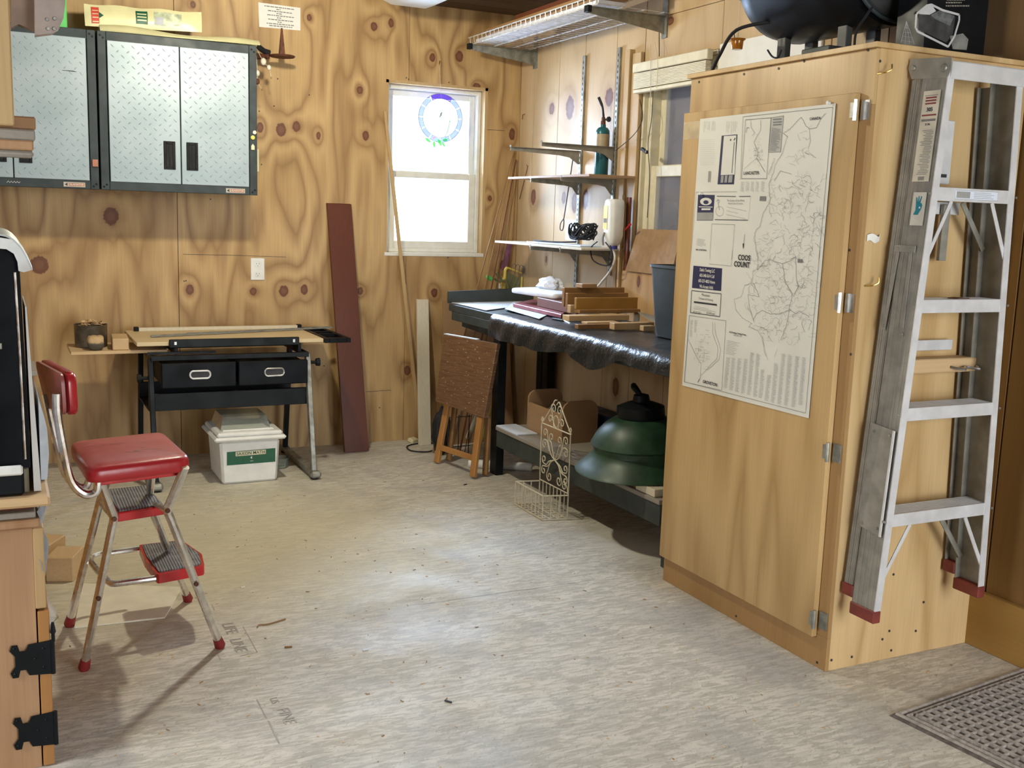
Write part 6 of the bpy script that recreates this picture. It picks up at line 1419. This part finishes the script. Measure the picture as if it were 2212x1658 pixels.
for m in (0, 1):
    T = (lambda t: t) if m == 0 else (lambda t: 1 - t); sg = 1 if m == 0 else -1; A = (lambda a: a) if m == 0 else (lambda a: PI - a)
    # big loop of upper half joining at the waist
    spiral(g, (T(.14), .335), .017, A(PI * .0), 1.1, [(.5, .232), (T(.36), .250), (T(.26), .30), (T(.21), .35)], sg)
    spiral(g, (T(.36), .325), .019, A(-PI * .5), 1.1, [(.5, .232), (T(.45), .25), (T(.40), .28)], -sg)
    spiral(g, (T(.13), .283), .017, A(PI * .5), 1.1, [(T(.30), .262), (T(.22), .30)], sg)
    spiral(g, (T(.13), .215), .017, A(PI * -.4), 1.1, [(.5, .232), (T(.30), .215), (T(.22), .195)], -sg)
    spiral(g, (T(.12), .165), .017, A(PI * .5), 1.1, [(.5, .232), (T(.36), .215), (T(.26), .19)], sg)
    spiral(g, (T(.33), .150), .020, A(PI * .9), 1.15, [(.5, .232), (T(.36), .215), (T(.28), .175)], sg)
    spiral(g, (T(.14), .140), .017, A(PI * .5), 1.1, [(T(.02), .118), (T(.05), .14)], -sg) if m else None
    # crown scrolls
    spiral(g, (T(.40), zt + .082), .019, A(PI * .9), 1.1, [(T(.40), zt + .04), (T(.35), zt + .06)], -sg)
    spiral(g, (T(.30), zt + .032), .017, A(0), 1.1, [(T(.42), zt + .004), (T(.40), zt + .03)], sg)
    spiral(g, (T(.02), zt + .016), .009, A(PI * .5), 1.0, [(T(.08), zt + .012)], sg)
g.tube([bp(.5 + .10 * math.cos(t) * .85, zt + .030 + .026 * math.sin(t)) for t in [k * PI / 8 for k in range(16)]], R1 * .9, 5, closed=True)
g.build('scrollwork', cream_wire, bk)
fx = 2.045; zr = .108
def pr(x, t, z): return Vector((x, ya + (yb_ - ya) * t + (x - xb) * -.25, z))
g = G(); g.tube([bp(0, zr), pr(fx, -.0, zr), pr(fx, 1.0, zr), bp(1, zr)], R1 * 1.1, 6); g.tube([bp(0, .004), pr(fx, 0, .004), pr(fx, 1, .004), bp(1, .004)], R1 * 1.1, 6); g.build('basket_rim', cream_wire, bk)
g = G()
for k in range(9): t = k / 8; g.tube([pr(fx, t, zr), pr(fx, t, .006), bp(t, .006), bp(t, .115)], R1 * .9, 5)
for t in (0, 1):
    for f_ in (.33, .66): x = xb + (fx - xb) * f_; q = pr(x, t, 0); g.tube([q + Vector((0, 0, zr)), q + Vector((0, 0, .006))], R1 * .75, 5)
for f_ in (.33, .66): x = xb + (fx - xb) * f_; g.tube([pr(x, 0, .006), pr(x, 1, .006)], R1 * .75, 5)
g.build('basket_wires', cream_wire, bk)

# ------------------------------------------------------------------ lower shelf contents
cr = thing('letter_crate', 'open plywood crate with arched ends on the lower bench shelf', 'crate', (2.37, 4.3, SZ))
x0, x1, y0, y1, zc = 2.285, 2.470, 4.115, 4.470, SZ + .0005
G().box(x0, x0 + .012, y0 + .012, y1 - .012, zc, zc + .135, .001).build('side', crate_w, cr); G().box(x1 - .012, x1, y0 + .012, y1 - .012, zc, zc + .135, .001).build('side', crate_w, cr)
G().box(x0 + .0125, x1 - .0125, y0 + .0125, y1 - .0125, zc, zc + .010).build('bottom', crate_w, cr)
for y_ in (y0, y1 - .012):
    pr_ = [(x0, y_, zc), (x1, y_, zc), (x1, y_, zc + .15)] + [(x1 - .045 + .045 * math.cos(t), y_, zc + .15 + .045 * math.sin(t)) for t in (.4, .9, 1.3, PI / 2)] + [(x0 + .045 - .045 * math.sin(t), y_, zc + .15 + .045 * math.cos(t)) for t in (0, .4, .9, 1.3)] + [(x0, y_, zc + .15)]
    G().prism(pr_, (0, .0118, 0)).build('end', crate_w, cr)
for i, (c, r, m, lab) in enumerate(((Vector((2.36, 4.36, zc + .08)), .048, plain('dark_glass_jar', (.10, .12, .10), .2), 'dark grey-green bundle inside the crate'), (Vector((2.37, 4.24, zc + .075)), .045, plain('blue_rag', (.12, .20, .28), .8), 'blue rag inside the crate'))):
    g = G(); bmesh.ops.create_icosphere(g.bm, subdivisions=3, radius=1.0)
    for v_ in g.bm.verts: v_.co = c + v_.co * r * (1 + .35 * mn.noise(v_.co * 2 + Vector((i * 5, 0, 0))))
    tag(g.build('rag_bundle', m, ang=30), lab, 'rag')
tag(G().box(2.165, 2.33, 4.47 + .005, 4.575, SZ + .0005, SZ + .012, .001).build('white_sheet', bluish_paper), 'white panel lying at the far end of the lower shelf', 'panel') if False else None
tag(G().hexa([(2.150, 4.30, SZ + .0005), (2.26, 4.36, SZ + .0005), (2.40, 4.575, SZ + .0005), (2.15, 4.575, SZ + .0005), (2.150, 4.30, SZ + .006), (2.26, 4.36, SZ + .006), (2.40, 4.575, SZ + .006), (2.15, 4.575, SZ + .006)]).build('white_sheet', bluish_paper) if False else G().box(2.171, 2.278, 4.34, 4.575, SZ + .0005, SZ + .007, .001).build('white_sheet', bluish_paper), 'white sheet lying on the far end of the lower bench shelf', 'panel')
tag(G().box(2.52, 2.63, 3.62, 4.45, SZ + .0005, SZ + .115, .006).build('blue_tote', blue_tote), 'dark blue plastic tote at the back of the lower bench shelf', 'box')
lp = thing('enamel_lamp_shade', 'two-tier green enamel lamp shade resting upside-up on the lower bench shelf', 'lamp shade', (2.30, 3.50, SZ + .03))
lc_ = Vector((2.300, 3.480, SZ + .036)); s_ = 1.0
TL = Matrix.Rotation(math.radians(-3), 3, 'Y')
prof = [(.262, .0), (.266, .003), (.262, .008), (.235, .030), (.207, .056), (.192, .075), (.190, .080), (.190, .098), (.200, .104), (.202, .108), (.196, .118), (.178, .150), (.148, .182), (.112, .205), (.090, .212)]
G().lathe([(a, b) for a, b in prof] + [(.088, .208), (.10, .19), (.14, .165), (.18, .11), (.18, .08), (.20, .05), (.255, .004)], lc_, 48, TL, cap=(False, False)).build('shade', green_enamel, lp, ang=28)
G().lathe([(.090, .205), (.095, .215), (.092, .255), (.06, .268), (.035, .275), (.03, .30), (.012, .305)], lc_, 28, TL).build('socket_housing', black_m, lp)
g = G(); g.tube(smooth([lc_ + Vector((-.02, 0, .30)), lc_ + Vector((-.04, .02, .325)), lc_ + Vector((-.02, .05, .33)), lc_ + Vector((.0, .04, .30))]), .010, 8); g.lathe([(.016, 0), (.016, .03)], lc_ + Vector((-.09, .03, .225)), 12); g.build('hanging_loop', black_m, lp)
for i, (x, y_, sx, sy, lab, m) in enumerate(((2.215, 3.42, .07, .20, 'dark offcut wedged under the green shade', brown_y), (2.22, 3.255, .09, .13, 'pale thick block at the near end of the lower shelf', white_board_m), (2.45, 3.55, .07, .20, 'offcut under the back of the green shade', brown_y))):
    tag(G().box(x - sx / 2, x + sx / 2, y_ - sy / 2, y_ + sy / 2, SZ + .0005, SZ + (.033 if i != 1 else .030), .002).build('wood_block', m), lab, 'wood block', 'blocks on the lower bench shelf')

# things behind and under the bench
tag(G().hexa([(2.22, 5.31, 0), (2.66, 5.36, 0), (2.66, 5.37, 0), (2.22, 5.32, 0), (2.25, 5.49, .79), (2.66, 5.49, .70), (2.66, 5.50, .70), (2.25, 5.50, .79)]).build('leaning_plywood', crate_w), 'brown plywood sheet leaning on the back wall under the bench', 'panel')
yt = thing('yellow_handled_tool', 'yellow plastic handle leaning behind the folded tray table', 'tool', (2.3, 5.0, 0))
G().tube(smooth([at(1085, 738, y=5.02), at(1078, 775, y=5.02), at(1070, 820, y=5.02)]), [.013] * 7 + [.009] * 6, 8).build('grip', yellow_pl, yt)
G().tube([at(1070, 820, y=5.02), at(1072, 850, y=5.02), Vector((2.27, 5.02, .005))], .010, 8).build('shaft', plain('mustard_paint', (.50, .38, .10), .6), yt)
tag(G().tube([at(1010, 945, z=.05), Vector((2.35, 5.10, .30))], .013, 8).build('pale_pole', white_board_m), 'pale pole end slanting under the bench behind the tray table', 'pole')
tag(G().tube([(2.13, 4.80, .022), (2.40, 4.62, .022)], .0215, 14).build('white_pipe', white_pl), 'white plastic pipe lying on the floor under the bench', 'pipe')
tag(G().box(2.10, 2.64, 4.62, 4.66, .0005, .022, .002).build('floor_plank', grey_wood), 'grey plank lying on the floor under the bench', 'plank') if False else None
rk2 = thing('wire_rack', 'dark thin wire rack standing behind the legs of the tray table', 'rack', (2.1, 5.1, 0))
g = G()
for x in (2.06, 2.12, 2.18, 2.24): g.tube([(x, 5.06, .004), (x, 5.06, .22)], .0025, 5)
for z in (.05, .21): g.tube([(2.05, 5.06, z), (2.25, 5.06, z)], .0025, 5)
g.build('wires', ink, rk2)
g = G(); bmesh.ops.create_icosphere(g.bm, subdivisions=3, radius=1.0)
for v_ in g.bm.verts: v_.co = Vector((2.11, 5.12, .13)) + Vector((v_.co.x * .05, v_.co.y * .05, v_.co.z * .125)) * (1 + .3 * mn.noise(v_.co * 2))
tag(g.build('dark_bag', black_rubber, ang=40), 'dark bag slumped behind the wire rack under the bench', 'bag')
co = thing('power_cord', 'black cord with a small beige block on the floor by the whitewashed board', 'cord', (2.02, 5.3, 0))
G().tube(smooth([at(*p, z=.005) for p in ((935, 957), (905, 957), (882, 962), (880, 968), (893, 974), (925, 975), (945, 968))]), .0038, 6).build('cord', black_rubber, co)
G().ob(at(892, 950, z=.012), (.05, .04, .022), (.2, 0, .5), .004).build('adapter', cream_pl, co)

# rods and garden gear in the corner
for i, (a, b, r, lab, m) in enumerate((((1113, 318), (1026, 640), .0060, 'leftmost long thin rod leaning in the wall corner', brown_y), ((1112, 330), (1043, 640), .0042, 'second thin rod from the left in the wall corner', brown_y), ((1115, 345), (1058, 640), .0055, 'third thin rod from the left in the wall corner, dark', dark_red_wood), ((1118, 380), (1072, 620), .002, 'thinnest rod, rightmost in the wall corner', rust))):
    p, q = at(*a, y=YB - .012), at(*b, y=5.33); d = (q - p).normalized(); q = p + d * ((p.z - .004) / -d.z)
    tag(G().tube([p, q], [r * .6, r], 8).build('thin_rod', m), lab, 'rod', 'thin rods leaning in the corner')
hg = thing('wire_hand_rake', 'yellow-framed wire basket standing behind the workbench corner', 'basket', (2.6, 5.38, .8))
W0, W1, W2, W3 = [at(x, y, y=5.40) for x, y in ((1092, 577), (1154, 588), (1154, 640), (1086, 640))]
def hw(u, v): p = (W0 * (1 - u) + W1 * u) * (1 - v) + (W3 * (1 - u) + W2 * u) * v; p.x = min(p.x, XR - .012); return p
g = G(); g.tube(smooth([hw(.06, 0), hw(0, .1), hw(0, .35), hw(-.06, .5), hw(0, .75), hw(.02, 1.6)]), .009, 8); g.tube([hw(.9, .2), hw(.88, 1.6)], .006, 8); g.tube([hw(.06, 0), hw(.95, .05)], .005, 8); g.build('yellow_frame', yellow_pl, hg)
G().hexa([hw(.08, .14), hw(.86, .3), hw(.86, 1.4), hw(.08, 1.4)] + [p + Vector((0, .006, 0)) for p in (hw(.08, .14), hw(.86, .3), hw(.86, 1.4), hw(.08, 1.4))]).build('grey_panel', olive_m, hg)
g = G()
for k in range(5): g.tube([hw(.30 + k * .17, .15), hw(-.02 + k * .17, 1.2)], .002, 5)
for k in range(7):
    u = .2 + k * .125; g.tube(smooth([hw(u, .14), hw(u + .03, -.16) + Vector((0, -.01, 0)), hw(min(1, u + .10), -.10) + Vector((0, -.02, 0)), hw(min(1, u + .12), .16)]), .0018, 5)
g.build('wires', ink_mid, hg)
pc = thing('green_clamp', 'bright green handled clip hanging by the yellow-framed wire basket', 'clamp', at(1068, 600, y=5.37))
g = G(); g.ob(at(1057, 600, y=5.37), (.042, .014, .022), (0, .5, 0), .004); g.build('grip', green_pl, pc)
g = G(); g.tube(smooth([at(*p, y=5.37) for p in ((1068, 602), (1078, 608), (1092, 606), (1098, 622))]), .006, 6); g.tube([at(1072, 588, y=5.37), at(1084, 606, y=5.37)], .007, 6); g.build('jaws', olive_m, pc)
G().tube([at(1079, 612, y=5.37), at(1080, 622, y=5.37)], [.004, .008], 8).build('bright_tip', white_pl, pc)
wp = G(); wp.grid(lambda u, v: (at(1103, 520, y=YB - .02) .lerp(at(1088, 582, y=YB - .02), v)) + Vector((.018 * (u - .5) * 2, .003 * math.sin(v * 9), 0)), 4, 10, .0015)
tag(wp.build('plastic_wrapper', purple_print, ang=60), 'narrow purple and white packet hanging in the wall corner', 'packet')
g = G()

# ------------------------------------------------------------------ stained-glass ring hanging in the window
sgl = thing('stained_glass_ring', 'round stained-glass ornament with green leaves hanging in the small window', 'ornament', at(948, 255, y=YB - .03))
c = at(952, 255, y=YB - .03); Rr, ri = .128, .103; yy = YB - .03
for k in range(12):
    a0, a1 = k * PI / 6 + .02, (k + 1) * PI / 6 - .02
    P = [c + Vector((Rr * math.cos(t), 0, Rr * math.sin(t))) for t in [a0 + (a1 - a0) * j / 4 for j in range(5)]] + [c + Vector((ri * math.cos(t), 0, ri * math.sin(t))) for t in [a1 + (a0 - a1) * j / 4 for j in range(5)]]
    G().prism(P, (0, .003, 0)).build('glass_piece', purple_glass if k in (2, 3) else lav_glass, sgl)
g = G(); g.tube([c + Vector((Rr * math.cos(t), .0015, Rr * math.sin(t))) for t in [k * PI / 20 for k in range(40)]], .0016, 6, closed=True); g.tube([c + Vector((ri * math.cos(t), .0015, ri * math.sin(t))) for t in [k * PI / 20 for k in range(40)]], .0014, 6, closed=True)
for k in range(12): a = k * PI / 6; g.tube([c + Vector((ri * math.cos(a), .0015, ri * math.sin(a))), c + Vector((Rr * math.cos(a), .0015, Rr * math.sin(a)))], .0018, 5)
g.build('lead_came', dull_steel, sgl)
for px, py, L, a, m in ((925, 303, .045, -.6, green_glass), (938, 312, .042, -1.4, green_glass), (950, 308, .050, -1.0, green_glass), (962, 302, .040, .2, green_glass), (958, 312, .035, -.9, green_glass), (938, 297, .030, .6, pink_glass), (946, 293, .028, 1.9, pink_glass)):
    p = at(px, py, y=yy - .004); u = Vector((math.cos(a), 0, math.sin(a))) * L / 2; n_ = Vector((-u.z, 0, u.x)) * .42
    G().prism([p - u, p - u * .3 + n_, p + u * .4 + n_ * .7, p + u, p + u * .4 - n_ * .7, p - u * .3 - n_], (0, .003, 0)).build('leaf_piece' if m == green_glass else 'petal_piece', m, sgl)
G().tube(smooth([at(*p, y=yy - .002) for p in ((960, 297), (966, 285), (970, 270), (972, 258))]), .0022, 6).build('green_stem', leaf, sgl)
G().prism([at(*p, y=yy - .002) for p in ((948, 256), (951, 244), (956, 240), (954, 250))], (0, .003, 0)).build('leaf_piece', plain('grey_green_glass', (.3, .4, .35), .3), sgl)
G().tube([at(948, 138, y=yy), c + Vector((-.0, 0, Rr))], .0009, 5).build('string', cream_wire, sgl)
G().tube([at(950, 132, y=YB - .001), at(950, 132, y=YB - .02), at(949, 138, y=YB - .032), at(948, 142, y=YB - .03)], .0022, 6).build('hook', brass, sgl, kind='stuff')
